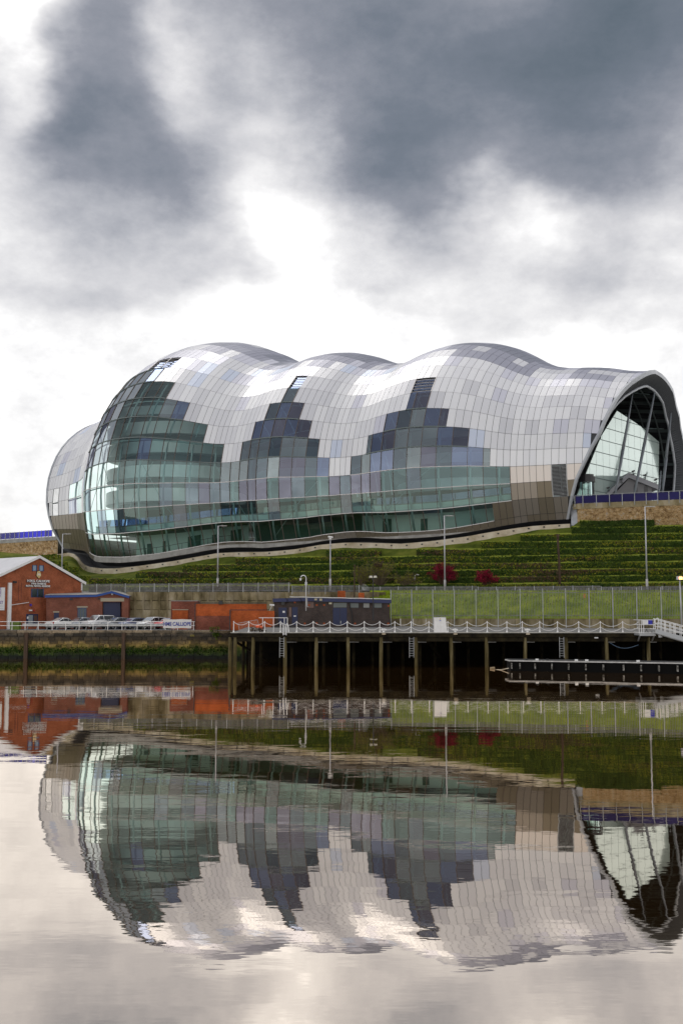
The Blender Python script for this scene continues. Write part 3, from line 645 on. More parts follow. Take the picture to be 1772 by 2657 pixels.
# tufts on the slope
rn=random.Random(21)
def leaves(mb,pts,sz,rn,nm=4):
    for p in pts:
        s=sz*rn.uniform(.6,1.3); a=Vector((rn.gauss(0,1),rn.gauss(0,1),rn.gauss(0,1))).normalized(); b=a.cross(Vector((rn.gauss(0,1),rn.gauss(0,1),rn.gauss(0,1)))).normalized()
        p=Vector([float(c) for c in p]); mb.mi=rn.randrange(nm) if nm>0 else 0
        mb.add([p-a*s*.5,p+b*s*.4,p+a*s*.6,p-b*s*.35],[(0,1,2,3)])
mb=MB(); pts=[]
for _ in range(7000):
    x=rn.uniform(980,1800); f=rn.random(); Y=FY(x)+.5+(D0(x)-2.7-FY(x))*f; z=4.75+(W(x,YB,D0(x))[2]-4.8)*(f**.9); pts.append((WX(x,Y),Y,z+.06))
for p in pts:
    mb.mi=rn.choice((0,1,1)); s=rn.uniform(.08,.2); a=rn.uniform(0,6.28); mb.add([(p[0]-s*.3*math.cos(a),p[1]-s*.3*math.sin(a),p[2]-.05),(p[0]+s*.3*math.cos(a),p[1]+s*.3*math.sin(a),p[2]-.05),(p[0]+rn.uniform(-.08,.08),p[1],p[2]+s)],[(0,1,2)])
tag(obj('grass_tufts',mb,[mat('tuft_a',(.10,.13,.012),.8),mat('tuft_b',(.24,.27,.03),.8)]),'short grass growing over the slope behind the tall palisade fence','grass',kind='stuff')
# low river ground
mb=MB(); mb.add([(-600,134.6,3.4),(WX(600,134.6),134.6,3.4),(WX(600,131),131,3.4),(90,131,3.4),(90,131,3.4),(600,131,3.4),(600,170,3.4),(-600,170,3.4)],[(0,1,2,3,4,5,6,7)]); 
mb=MB(); mb.quad((-600,134.5,3.4),(600,134.5,3.4),(600,152,3.42),(-600,152,3.42)); struct('quay_ground',mb,ASPH)
mb=MB(); mb.quad((WX(560,131),131,3.398),(600,131,3.398),(600,134.5,3.398),(WX(560,134.5),134.5,3.398)); struct('quay_verge',mb,ASPH)
mb=MB(); mb.quad((-5000,300,18),(5000,300,18),(5000,5000,10),(-5000,5000,10)); mb.quad((-5000,185,8),(-45,200,12),(-45,300,18),(-5000,300,18)); mb.quad((45,180,12),(5000,170,12),(5000,300,18),(45,300,18)); struct('far_ground',mb,GRASS)
wm=bpy.data.materials.new('river_water'); wm.use_nodes=True; t=wm.node_tree; t.nodes.clear()
o=t.nodes.new('ShaderNodeOutputMaterial'); mx=t.nodes.new('ShaderNodeMixShader'); df=t.nodes.new('ShaderNodeBsdfDiffuse'); df.inputs[0].default_value=(.014,.008,.003,1)
gl=t.nodes.new('ShaderNodeBsdfGlossy'); gl.inputs[0].default_value=(1,.90,.80,1); gl.inputs['Roughness'].default_value=.012
fr=t.nodes.new('ShaderNodeFresnel'); fr.inputs[0].default_value=2.7; am=t.nodes.new('ShaderNodeMath'); am.operation='ADD'; am.use_clamp=True; am.inputs[1].default_value=.38; t.links.new(fr.outputs[0],am.inputs[0]); t.links.new(am.outputs[0],mx.inputs[0])
g=t.nodes.new('ShaderNodeNewGeometry')
def wv(sx,sy,sc_,det,st,dist,prev=None):
    mp=t.nodes.new('ShaderNodeMapping'); mp.inputs['Scale'].default_value=(sx,sy,1); mp.inputs['Rotation'].default_value=(0,0,.12); t.links.new(g.outputs['Position'],mp.inputs[0])
    n=t.nodes.new('ShaderNodeTexNoise'); n.inputs['Scale'].default_value=sc_; n.inputs['Detail'].default_value=det; t.links.new(mp.outputs[0],n.inputs['Vector'])
    b=t.nodes.new('ShaderNodeBump'); b.inputs['Strength'].default_value=st; b.inputs['Distance'].default_value=dist; t.links.new(n.outputs[0],b.inputs['Height'])
    if prev: t.links.new(prev,b.inputs['Normal'])
    return b.outputs[0]
w=wv(.42,1.0,.28,2,1,.0095); w=wv(.6,1.4,1.1,3,1,.0018,w)
t.links.new(w,gl.inputs['Normal'])
t.links.new(df.outputs[0],mx.inputs[1]); t.links.new(gl.outputs[0],mx.inputs[2]); ad=t.nodes.new('ShaderNodeAddShader'); d2=t.nodes.new('ShaderNodeBsdfDiffuse'); d2.inputs[0].default_value=(.006,.003,.0008,1); t.links.new(mx.outputs[0],ad.inputs[0]); t.links.new(d2.outputs[0],ad.inputs[1]); t.links.new(ad.outputs[0],o.inputs[0])
mb=MB(); mb.quad((-900,-150,0),(900,-150,0),(900,134.4,0),(-900,134.4,0)); struct('river',mb,wm)
mb=MB(); mb.quad((-900,-400,1.5),(900,-400,1.5),(900,-150,.2),(-900,-150,.2)); struct('near_bank',mb,ASPH)
# hedges
HY0=[1516,1497,1480,1462,1444,1426,1408,1389,1371,1354]
ORD=['lowest','second lowest','third lowest','fourth lowest','fifth','sixth','seventh','eighth','ninth','topmost']
for j,yy in enumerate(HY0):
    def yl(x): return yy+(1500-x)*.008+ .8*math.sin(x*.02+j*1.7)
    xsj=[x for x in range(232 if j<2 else 240,1960,6) if yl(x)>ytop(x)+ (7 if x<1480 else 1)] if j<9 else [x for x in range(1504,1700,6)]
    if j in (1,2): xsj=[x for x in xsj]+[]
    segs=[]; cur=[]
    for x in xsj:
        if cur and x-cur[-1]>7: segs.append(cur); cur=[]
        cur.append(x)
    if cur: segs.append(cur)
    x0,x1=segs[0][0],segs[-1][-1]
    mb=MB(); lp=[]; rn=random.Random(j)
    for sg in segs:
        if len(sg)<4: continue
        rows=[[],[],[],[],[]]
        for x in sg:
            hh=16.5 if j else 14
            b=Tp(x,yl(x)+hh); tpt=Tp(x,yl(x)); n=noise.noise(Vector((x*.05,j*3.1,0)))*.16; n2=noise.noise(Vector((x*.11,j*3.1,9)))*.09
            dz=(tpt[2]-b[2])
            rows[0].append(b+[0,-.10+n,-.15]); rows[1].append(np.array([b[0],b[1]-.22+n,b[2]+dz*.45])); rows[2].append(np.array([b[0],b[1]-.05+n,b[2]+dz*.9+n2]))
            rows[3].append(np.array([b[0],b[1]+.35+n,b[2]+dz*1.02+n2])); rows[4].append(tpt+[0,.1,-.05])
        mb.mi=4; mb.grid(rows)
        for _ in range(int(len(sg)*24)):
            i=rn.randrange(len(sg)-1); f=rn.random(); row=rn.choice((0,1,1,2)); g_=rn.random()
            a=rows[row][i]*(1-f)+rows[row][i+1]*f; c=rows[row+1][i]*(1-f)+rows[row+1][i+1]*f; lp.append(a*(1-g_)+c*g_+[0,-.05,.03])
    for p in lp:
        x=noise.noise(Vector((p[0]*.10,p[2]*.7,j*2.))) + rn.uniform(-.28,.28)+ (.22 if j<3 else .02 if j>5 else .12)+(.06 if p[0]<0 else -.04)
        nm=0 if x<0 else 1 if x<.22 else 2 if x<.40 else 3
        s=.26*rn.uniform(.5,1.2); a=Vector((rn.gauss(0,1),rn.gauss(0,.6),rn.gauss(0,1))).normalized(); b=a.cross(Vector((rn.gauss(0,1),rn.gauss(0,1),rn.gauss(0,1)))).normalized(); p=Vector([float(c) for c in p])
        mb.mi=nm; mb.add([p-a*s*.5,p+b*s*.4,p+a*s*.6,p-b*s*.35],[(0,1,2,3)])
    o=obj('terrace_hedge',mb,LEAF+[HEDGE]); tag(o,'%s long clipped ivy hedge on the terraced bank below the hall'%ORD[j],'hedge','hedges on the terraced bank')
    mb=MB(); rws=[[],[]]
    for x in segs[-1] if j!=9 else xsj:
        p=Tp(x,yl(x)-.5); rws[0].append(p+[0,-.30,.06]); rws[1].append(p+[0,.15,.30])
    mb.grid(rws); obj('grass_lip',mb,LIP if 'LIP' in globals() else mat('grass_lip',(.16,.19,.05),.9,var=[(.08,.10,.02),(.2,.22,.06)],scale=1.5),o)
# ivy at the left foot and short hedges there
rn=random.Random(77)
for i,(xa,ya,xb,yb,lb) in enumerate(((108,1446,160,1443,'dark ivy clump under the left gabion wall beside the pale kerb'),(128,1461,178,1463,'upper short hedge left of the curving kerb end, above the gable slope'),(150,1474,190,1478,'short hedge beside the lamp post behind the gable slope'),(165,1490,204,1492,'lower short hedge between gable and kerb bend'),(196,1500,236,1502,'short low hedge behind the fence end next to the gable eave'),(186,1476,206,1478,'tiny rounded hedge tucked inside the kerb bend'))):
    mb=MB(); n=int((xb-xa)*9)
    for _ in range(n):
        f=rn.random(); x=xa+(xb-xa)*f; y=ya+(yb-ya)*f+rn.uniform(-1,9); p=Tp(x,min(y,1528))+[0,-.4+rn.uniform(-.2,.2),.25]
        s=.34*rn.uniform(.5,1.2); a=Vector((rn.gauss(0,1),rn.gauss(0,.6),rn.gauss(0,1))).normalized(); b=a.cross(Vector((rn.gauss(0,1),rn.gauss(0,1),rn.gauss(0,1)))).normalized(); p=Vector([float(c) for c in p])
        mb.mi=rn.choice((0,0,1,1,2)); mb.add([p-a*s*.5,p+b*s*.4,p+a*s*.6,p-b*s*.35],[(0,1,2,3)])
    tag(obj('ivy_hedge',mb,LEAF),lb,'hedge')
# crimson shrubs
def shrub(name,px,pyb,pyt,hw,label,cat,leafm,twigm,n,Yo=0.4,lsz=.13,seed=1,dens=1.):
    rn=random.Random(seed); base=Tp(px,pyb); h=WZ(pyt,base[1])-base[2]; w=hw*base[1]/F
    t=thing(name,label,cat,base); tw=MB(); tips=[]
    for i in range(n):
        a=rn.uniform(0,6.283); r=w*math.sqrt(rn.random())*rn.uniform(.5,1); top=base+np.array([r*math.cos(a),r*math.sin(a)*.7,h*rn.uniform(.45,1)*(1-.35*(r/w)**2)])
        mid=base+(top-base)*.5+np.array([rn.uniform(-.2,.2),rn.uniform(-.2,.2),.1*h]); tw.tube([base+[rn.uniform(-.15,.15),rn.uniform(-.15,.15),0],mid,top],.035,4,.008,caps=False); tips.append((mid,top))
        for _ in range(4):
            f=rn.uniform(.3,1); p=mid+(top-mid)*f; q=p+np.array([rn.gauss(0,.35),rn.gauss(0,.35),rn.uniform(0,.5)])*h*.22; tw.tube([p,q],.014,3,.005,caps=False); tips.append((p,q))
    obj('branches',tw,twigm,t)
    if leafm:
        lf=MB()
        for (p,q) in tips:
            for _ in range(int(16*dens)):
                f=rn.uniform(.2,1.1); c=p+(q-p)*f+np.array([rn.gauss(0,.12),rn.gauss(0,.12),rn.gauss(0,.12)])
                s=lsz*rn.uniform(.5,1.3); a=Vector((rn.gauss(0,1),rn.gauss(0,1),rn.gauss(0,1))).normalized(); b=a.cross(Vector((rn.gauss(0,1),rn.gauss(0,1),rn.gauss(0,1)))).normalized(); c=Vector([float(v) for v in c])
                lf.mi=rn.randrange(len(leafm)); lf.add([c-a*s*.5,c+b*s*.4,c+a*s*.6,c-b*s*.35],[(0,1,2,3)])
        obj('foliage',lf,leafm,t)
    return t
CR=[mat('leaf_crimson',(.24,.008,.03),.8),mat('leaf_wine',(.11,.006,.02),.8),mat('leaf_rose',(.33,.02,.05),.8)]
TW=mat('twig_brown',(.10,.065,.04),.8); TWG=mat('twig_grey',(.15,.115,.075),.8)
shrub('crimson_shrub',1150,1527,1460,54,'larger crimson leaved shrub around the grey lamp post on the bank','shrub',CR,TW,60,seed=4)
shrub('crimson_shrub',1262,1530,1476,38,'smaller crimson leaved shrub to the right of the larger one','shrub',CR,TW,42,seed=5)
OL=[mat('leaf_dry',(.10,.075,.035),.7),LEAF[2]]
shrub('bare_tree',985,1530,1448,64,'nearly leafless brown tree spreading beside the bird nest behind the fence','tree',OL,TWG,80,seed=8,dens=.35)
shrub('bare_tree',938,1532,1462,30,'slimmer nearly leafless tree behind the thin post and the brown brick block','tree',OL,TWG,45,seed=9,dens=.35)
shrub('bare_tree',1055,1530,1480,46,'low leafless thicket between the black lamp and the crimson shrub','tree',OL,TWG,50,seed=12,dens=.3)
b=Tp(981,1530); n_=W(981,1466,b[1]); mb=MB(); rn=random.Random(3)
for _ in range(140):
    a=Vector((rn.gauss(0,1),rn.gauss(0,1),rn.gauss(0,.7))).normalized()*.36; c=a.cross(Vector((0,0,1))).normalized()*rn.uniform(.2,.5); q=Vector([float(v) for v in n_])+a; mb.beam(q-c,q+c,.04)
tag(obj('bird_nest',mb,TW),'dark round twig nest high in the bare tree','nest')
# ------------------------------------------------------------------ fences and retaining wall
FEN=mat('fence_galv',(.24,.24,.23),.55,.3,var=[(.17,.165,.155),(.29,.29,.28)],scale=1.2)
def fence(name,label,x0,x1,Yf,zb,zt,pitch,pp,individual,rails=(.25,.85),post_to=None,w=.07):
    t=thing(name,label,'fence',(WX((x0+x1)/2,Yf((x0+x1)/2)),Yf((x0+x1)/2),zb))
    A_=np.array([WX(x0,Yf(x0)),Yf(x0)]);B_=np.array([WX(x1,Yf(x1)),Yf(x1)]); ln=np.linalg.norm(B_-A_); d=(B_-A_)/ln
    n=int(ln/pitch); src=None; st=MB(); kz=zb if callable(zb) else (lambda x:zb)
    for i in range(n):
        p=A_+d*(i+.5)*pitch
        if individual and i<300:
            if src is None:
                mb=MB(); mb.add([(p[0]-w/2,p[1]-.03,zb),(p[0]+w/2,p[1]-.03,zb),(p[0]+w/2,p[1]-.03,zt-.08),(p[0],p[1]-.03,zt+.05),(p[0]-w/2,p[1]-.03,zt-.08),
                   (p[0]-w/2,p[1]-.005,zb),(p[0]+w/2,p[1]-.005,zb),(p[0]+w/2,p[1]-.005,zt-.08),(p[0],p[1]-.005,zt+.05),(p[0]-w/2,p[1]-.005,zt-.08)],[(0,1,2,3,4),(9,8,7,6,5),(0,5,6,1),(1,6,7,2),(2,7,8,3),(3,8,9,4),(4,9,5,0)])
                src=obj('pale',mb,FEN,t); p0=p
            else: part_copy(src,t,(p[0]-p0[0],p[1]-p0[1],0))
        else: st.hexa([(p[0]-w/2,p[1]-.03,zb),(p[0]+w/2,p[1]-.03,zb),(p[0]+w/2,p[1],zb),(p[0]-w/2,p[1],zb)],[(p[0]-w/2,p[1]-.03,zt),(p[0]+w/2,p[1]-.03,zt),(p[0]+w/2,p[1],zt),(p[0]-w/2,p[1],zt)])
    if st.v: tag(obj('pales',st,FEN,t),kind='stuff')
    for f in rails:
        z=zb+(zt-zb)*f; mb=MB(); mb.beam((A_[0],A_[1]+.03,z),(B_[0],B_[1]+.03,z),.05,.07); obj('rail',mb,FEN,t)
    m=int(ln/pp); 
    for i in range(m+1):
        p=A_+d*min(i*pp,ln); mb=MB(); mb.beam((p[0],p[1]-.07,post_to if post_to is not None else zb-.3),(p[0],p[1]-.07,zt+.02),.09,.09); obj('post',mb,GALV,t)
    return t
zfb,zft=4.85,8.25
fence('palisade_fence','tall galvanised palisade fence with long pales in front of the lawn slope',1014,1990,FY,zfb,zft,.178,2.65,True,(.09,.86),3.7,w=.05)
def bfy(x): return D0(x)-1.6
zb_=W(1300,1540,bfy(1300))[2]
for (a,b) in ((940,1240),(1240,1560),(1560,1990)):
    zz=W((a+b)/2,1541,bfy((a+b)/2))[2]
    fence('path_fence','%s stretch of the low palisade fence along the path below the terraces'%{940:'left hand',1240:'middle',1560:'right hand'}[a],a,b,bfy,zz,zz+.95,.15,2.4,False,(.12,.88))
# retaining wall of concrete panels at the left with fence on top
RWT=[(200,151.5),(336,149.5),(990,143)]
def RWY(x): return I(RWT,x)
t=thing('retaining_wall','weathered concrete panel retaining wall behind the brick outbuildings','retaining wall',(WX(600,RWY(600)),RWY(600),3.4))
xsw=list(np.arange(330,1000,21)); 
for a,b in zip(xsw[:-1],xsw[1:]):
    for (zt,zb2) in ((WZ(1536,RWY(a)),WZ(1559,RWY(a))+.03),(WZ(1559,RWY(a))-.03,WZ(1582,RWY(a))),(WZ(1582,RWY(a))-.03,3.42)):
        mb=MB(); Ya,Yb=RWY(a),RWY(b); o_=.0 if zt>7 else .12
        mb.hexa([(WX(a,Ya)+.08,Ya-o_,zb2+.03),(WX(b,Yb)-.08,Yb-o_,zb2+.03),(WX(b,Yb)-.05,Yb+.4,zb2+.03),(WX(a,Ya)+.03,Ya+.4,zb2)],[(WX(a,Ya)+.08,Ya-o_,zt),(WX(b,Yb)-.08,Yb-o_,zt),(WX(b,Yb)-.05,Yb+.4,zt),(WX(a,Ya)+.03,Ya+.4,zt)]); obj('panel',mb,CONC,t)
mb=MB(); 
for a in xsw: mb.box(WX(a,RWY(a))-.12,WX(a,RWY(a))+.12,RWY(a)-.12,RWY(a)+.3,3.4,WZ(1537,RWY(a)))
obj('pilaster_run',mb,CONC,t)
mb=MB(); mb.hexa([(WX(200,154),154,3.4),(WX(1000,143.3),143.3,3.4),(WX(1000,149),149,3.4),(WX(200,157),157,3.4)],[(WX(200,154),154,WZ(1537,151.8)),(WX(1000,143.3),143.3,WZ(1537,143.3)),(WX(1000,149),149,WZ(1534,149)),(WX(200,157),157,WZ(1534,157))]); obj('earth_fill',mb,CONC,t)
def rfy(x): return RWY(x)+.1
zz=WZ(1536,rfy(480)); fence('wall_top_fence','grey palisade fence on top of the left part of the concrete wall',214,756,rfy,zz,zz+1.15,.16,2.05,False,(.15,.85),zz-.9)
zz=WZ(1536,rfy(850)); fence('wall_top_fence','grey palisade fence on top of the right part of the concrete wall',758,940,rfy,zz,zz+.85,.16,2.2,False,(.15,.85),zz-.3)
# fan of spikes at the fence end
c=W(941,1532,143.5); mb=MB()
for i in range(11):
    a=math.radians(-5+i*9.5); mb.beam(c,c+np.array([math.cos(a)*.85,0,math.sin(a)*.85]),.03)
tag(obj('spike_fan',mb,GALV),'small fan of steel anti climb spikes at the end of the wall fence','spikes')
mb=MB(); mb.box(WX(930,142.6),WX(945,142.6),142.3,142.9,3.4,WZ(1538,142.6)); tag(obj('gate_pier',mb,ORANGE),'narrow orange brick pier at the end of the concrete wall','brick pier')
mb=MB(); mb.box(WX(876,142.2),WX(896,142.2),142.2,143,WZ(1560,142.5),WZ(1533,142.5)); tag(obj('brick_patch_pier',mb,ORANGE),'square red brick pier set in the concrete wall above the brown block','brick pier')
t=thing('fence_footing_wall','long low stained concrete wall that the tall palisade fence stands on','low wall',(WX(1400,FY(1400)),FY(1400),3.4))
fx=list(np.arange(1006,1990,33)); 
for a,b in zip(fx[:-1],fx[1:]):
    mb=MB(); Ya,Yb=FY(a),FY(b); mb.hexa([(WX(a,Ya)+.02,Ya+.02,3.38),(WX(b,Yb)-.02,Yb+.02,3.38),(WX(b,Yb)-.02,Yb+.4,3.38),(WX(a,Ya)+.02,Ya+.4,3.38)],[(WX(a,Ya)+.02,Ya+.02,4.78),(WX(b,Yb)-.02,Yb+.02,4.78),(WX(b,Yb)-.02,Yb+.4,4.78),(WX(a,Ya)+.02,Ya+.4,4.78)]); obj('panel',mb,CONC,t)
mb=MB(); rn=random.Random(2); pts=[]
for _ in range(5000):
    x=rn.uniform(1014,1800); Y=FY(x)-rn.random()**2*1.2-.05; pts.append((WX(x,Y),Y,3.42+rn.uniform(0,.12)))
leaves(mb,pts,.16,rn,3); tag(obj('wall_foot_weeds',mb,LEAF[:3]),'weeds and moss growing along the foot of the low concrete wall','weeds',kind='stuff')
# ------------------------------------------------------------------ lamps and posts
def lamp(px,ytop_,ybase,Y,label,arm=1,group='tall grey lamp posts along the bank'):
    b=W(px,ybase,Y); h=WZ(ytop_,Y)-b[2]; t=thing('lamp_post',label,'lamp post',b,group)
    mb=MB(); mb.tube([b,b+[0,0,1.6]],.15,10); obj('base_sleeve',mb,mat_ls,t,True)
    mb=MB(); mb.tube([b+[0,0,1.6],b+[0,0,h]],.105,10,.065); obj('pole',mb,mat_lp,t,True)
    if arm==1:
        mb=MB(); mb.tube([b+[0,0,h-.05],b+[.55,0,h+.0]],.05,6); obj('arm',mb,mat_lp,t)
        mb=MB(); mb.hexa([b+[.5,-.12,h-.09],b+[1.2,-.10,h-.06],b+[1.2,.10,h-.06],b+[.5,.12,h-.09]],[b+[.5,-.10,h+.03],b+[1.2,-.06,h+.02],b+[1.2,.06,h+.02],b+[.5,.10,h+.03]]); obj('lamp_head',mb,mat_ls,t)
    else:
        mb=MB(); mb.tube([b+[-.28,0,h+.12],b+[.34,-.1,h+.0]],.13,10); obj('camera_housing',mb,WHITEP,t); mb=MB(); mb.tube([b+[0,0,h-.25],b+[0,0,h]],.17,8); obj('camera_mount',mb,WHITEP,t)
    return t
mat_lp=mat('lamp_grey',(.55,.55,.57),.45,.2,var=[(.46,.46,.48),(.60,.60,.62)],scale=.9); mat_ls=mat('lamp_sleeve',(.50,.48,.46),.6,var=[(.40,.37,.34),(.58,.57,.56)],scale=2)
lamp(161,1385,1500,159,'grey lamp post rising behind the roof slope of the brick gable')
lamp(565,1364,1531,152,'grey lamp post in front of the glass front of the left hall')
lamp(857,1395,1533,147.5,'white camera mast with a bulky head at the middle of the bank',0,None)
lamp(1154,1338,1537,144,'grey lamp post growing out of the crimson shrub')
lamp(1678,1314,1537,134.2,'rightmost tall grey lamp post with a short arm')
mat_w=mat('weathered_timber',(.09,.065,.045),.85,var=[(.04,.03,.02),(.14,.09,.065)],scale=1.5,stretch=(3,3,.3))
b=W(1452,1542,139.5); mb=MB(); mb.tube([b,W(1450,1460,139.5),W(1446,1392,139.5)],.17,8,.12); mb.tube([W(1446,1398,139.5)+[0,-.1,0],W(1446,1386,139.5)+[0,-.1,0]],.16,6); tag(obj('timber_pole',mb,mat_w,None,True),'leaning reddish brown timber pole in front of the terraces','pole')
mb=MB(); mb.tube([W(919,1553,141),W(920,1465,141)],.07,6); tag(obj('thin_pole',mb,mat_w),'thin dark wooden pole behind the brown brick block','pole')
# twin head black lamp in front of the brown block
Y=131.6; b=np.array([WX(968,Y),Y,WZ(1608,Y)]); t=thing('twin_lamp','black lamp post with two white floodlight heads beside the brown brick block','lamp post',b)
top=WZ(1498,Y); mb=MB(); mb.tube([b,b*[1,1,0]+[0,0,top]],.06,8); obj('pole',mb,BLACK,t)
mb=MB(); mb.tube([b+[0,0,-.1],b+[0,0,1.2]],.10,8); obj('sleeve',mb,BLACK,t)
for s in(-1,1):
    mb=MB(); c=b*[1,1,0]+[s*.25,0,top+.05]; mb.hexa([c+[-.2,-.18,-.1],c+[.2,-.18,-.1],c+[.2,.15,.0],c+[-.2,.15,.0]],[c+[-.16,-.12,.14],c+[.16,-.12,.14],c+[.16,.12,.14],c+[-.16,.12,.14]]); obj('lamp_head',mb,mat('lamp_cream',(.7,.66,.55),.5),t)
    mb=MB(); mb.beam(b*[1,1,0]+[0,0,top-.1],c,.05); obj('bracket',mb,BLACK,t)
# cctv crook pole
Y=131.8; b=np.array([WX(794,Y),Y,WZ(1585,Y)]); t=thing('camera_pole','pale crook topped camera pole standing at the left half of the brown block','camera pole',b)
h=WZ(1500,Y)-b[2]; mb=MB(); mb.tube([b,b+[0,0,h]]+[b+[-.32+.32*math.cos(a),0,h+.32*math.sin(a)] for a in np.linspace(.3,2.9,8)],.055,8); obj('pole',mb,WHITEP,t,True)
mb=MB(); mb.tube([b+[-.64,0,h-.02],b+[-.66,0,h-.28]],.14,8,.09); obj('dome_camera',mb,WHITEP,t); mb=MB(); mb.box(b[0]-.14,b[0]+.14,Y-.2,Y+.05,WZ(1519,Y),WZ(1510,Y)); obj('junction_box',mb,mat_lp,t)
# lit floodlight at the right edge
Y=117.; b=np.array([WX(1767,Y),Y,WZ(1622,Y)]); t=thing('floodlight_pole','grey pole with a lit orange floodlight at the right edge by the gangway','lamp post',b)
h=WZ(1504,Y)-b[2]; mb=MB(); mb.tube([b,b+[-.08,0,h]],.095,8,.07); obj('pole',mb,mat_lp,t,True)
mb=MB(); c=b+[-.08,0,h]; mb.hexa([c+[-.34,-.2,-.02],c+[.3,-.2,-.02],c+[.3,.15,.0],c+[-.34,.15,.0]],[c+[-.3,-.1,.36],c+[.26,-.1,.36],c+[.26,.12,.36],c+[-.3,.12,.36]]); obj('lamp_head',mb,mat_lp,t)
mb=MB(); mb.quad(c+[-.1,-.215,.03],c+[.24,-.215,.03],c+[.22,-.15,.28],c+[-.1,-.15,.28]); obj('lit_lens',mb,mat('lit_orange',(.9,.4,.1),.4,emit=((1,.36,.08),5.)),t)
# ------------------------------------------------------------------ quay wall of stones
qm=bpy.data.materials.new('quay_stone_tidal'); qm.use_nodes=True; t=qm.node_tree; b=t.nodes['Principled BSDF']; b.inputs['Roughness'].default_value=.8
g=t.nodes.new('ShaderNodeNewGeometry'); sp=t.nodes.new('ShaderNodeSeparateXYZ'); t.links.new(g.outputs['Position'],sp.inputs[0])
n=t.nodes.new('ShaderNodeTexNoise'); n.inputs['Scale'].default_value=.9; n.inputs['Detail'].default_value=8; n.inputs['Roughness'].default_value=.7; t.links.new(g.outputs['Position'],n.inputs['Vector'])
a1=t.nodes.new('ShaderNodeMath'); a1.operation='MULTIPLY_ADD'; t.links.new(n.outputs[0],a1.inputs[0]); a1.inputs[1].default_value=1.9; t.links.new(sp.outputs[2],a1.inputs[2])
mr=t.nodes.new('ShaderNodeMapRange'); t.links.new(a1.outputs[0],mr.inputs[0]); mr.inputs[1].default_value=.95; mr.inputs[2].default_value=.95+3.4
r=t.nodes.new('ShaderNodeValToRGB'); t.links.new(mr.outputs[0],r.inputs[0]); e=r.color_ramp.elements
e[0].position=0; e[0].color=(.004,.005,.003,1); e[1].position=1; e[1].color=(.26,.20,.13,1)
for p,c in ((.12,(.007,.012,.004)),(.20,(.03,.05,.006)),(.33,(.055,.075,.01)),(.42,(.15,.12,.02)),(.50,(.24,.165,.05)),(.60,(.10,.07,.032)),(.78,(.04,.032,.022)),(.88,(.07,.058,.04)),(.95,(.22,.17,.11))):
    x=r.color_ramp.elements.new(p); x.color=(*c,1)
n2=t.nodes.new('ShaderNodeTexNoise'); n2.inputs['Scale'].default_value=5; n2.inputs['Detail'].default_value=6; t.links.new(g.outputs['Position'],n2.inputs['Vector'])
mr2=t.nodes.new('ShaderNodeMapRange'); t.links.new(n2.outputs[0],mr2.inputs[0]); mr2.inputs[3].default_value=.45; mr2.inputs[4].default_value=1.5
mm=t.nodes.new('ShaderNodeMix'); mm.data_type='RGBA'; mm.blend_type='MULTIPLY'; mm.inputs[0].default_value=1; t.links.new(r.outputs[0],mm.inputs[6]); t.links.new(mr2.outputs[0],mm.inputs[7])
oi=t.nodes.new('ShaderNodeObjectInfo'); q=t.nodes.new('ShaderNodeMapRange'); t.links.new(oi.outputs['Random'],q.inputs[0]); q.inputs[3].default_value=.45; q.inputs[4].default_value=1.7
m3=t.nodes.new('ShaderNodeMix'); m3.data_type='RGBA'; m3.blend_type='MULTIPLY'; m3.inputs[0].default_value=1; t.links.new(mm.outputs[2],m3.inputs[6]); t.links.new(q.outputs[0],m3.inputs[7]); t.links.new(m3.outputs[2],b.inputs['Base Color'])
bp=t.nodes.new('ShaderNodeBump'); bp.inputs['Strength'].default_value=.5; bp.inputs['Distance'].default_value=.06; t.links.new(n2.outputs[0],bp.inputs['Height']); t.links.new(bp.outputs[0],b.inputs['Normal'])
QW=thing('quay_wall','old stone quay wall with a green weed band above the waterline at the left','quay wall',(WX(300,134),134,0))
mb=MB(); mb.box(-600,600,134.12,136,-1,3.38); obj('wall_core',mb,qm,QW)
rn=random.Random(5); crs=[(3.02,3.40,3.2),(2.62,3.0,1.05),(2.18,2.60,.85),(1.75,2.16,.95),(1.30,1.73,.8),(.82,1.28,1.1),(.32,.80,.9),(-.25,.30,1.3)]
cnt=0; st=MB()
for ci,(z0,z1,lw) in enumerate(crs):
    x=WX(-30,134)+rn.uniform(-.5,0); xe=WX(604,134)
    while x<xe:
        w=lw*rn.uniform(.6,1.35); x2=min(x+w,xe+.2); pr=rn.uniform(0,.07)+(.05 if ci==0 else 0)
        j=[rn.uniform(-.015,.015) for _ in range(4)]
        m_=MB() if cnt<300 else st
        m_.hexa([(x+.03,134.03-pr+j[0],z0+.025),(x2-.03,134.03-pr+j[1],z0+.025),(x2-.015,134.2,z0+.012),(x+.015,134.2,z0+.012)],[(x+.03+j[2],134.03-pr+j[2],z1-.012),(x2-.015,134.03-pr+j[3],z1-.012),(x2-.015,134.2,z1-.012),(x+.015,134.2,z1-.012)])
        if cnt<300 and rn.random()>.03: obj('stone',m_,qm,QW); cnt+=1
        x=x2
if st.v: tag(obj('stones',st,qm,QW),kind='stuff')
for px,lab in ((71,'left of the two upright timber fenders on the stone quay wall'),(323,'right of the two upright timber fenders on the stone quay wall')):
    mb=MB(); x=WX(px,133.8); mb.hexa([(x-.22,133.5,-.6),(x+.2,133.5,-.6),(x+.2,133.88,-.6),(x-.22,133.88,-.6)],[(x-.19,133.52,3.12),(x+.23,133.52,3.12),(x+.23,133.88,3.12),(x-.19,133.88,3.12)]); tag(obj('timber_fender',mb,mat_w),lab,'fender','timber fenders on the quay wall')
rn=random.Random(6); mb=MB(); pts=[]
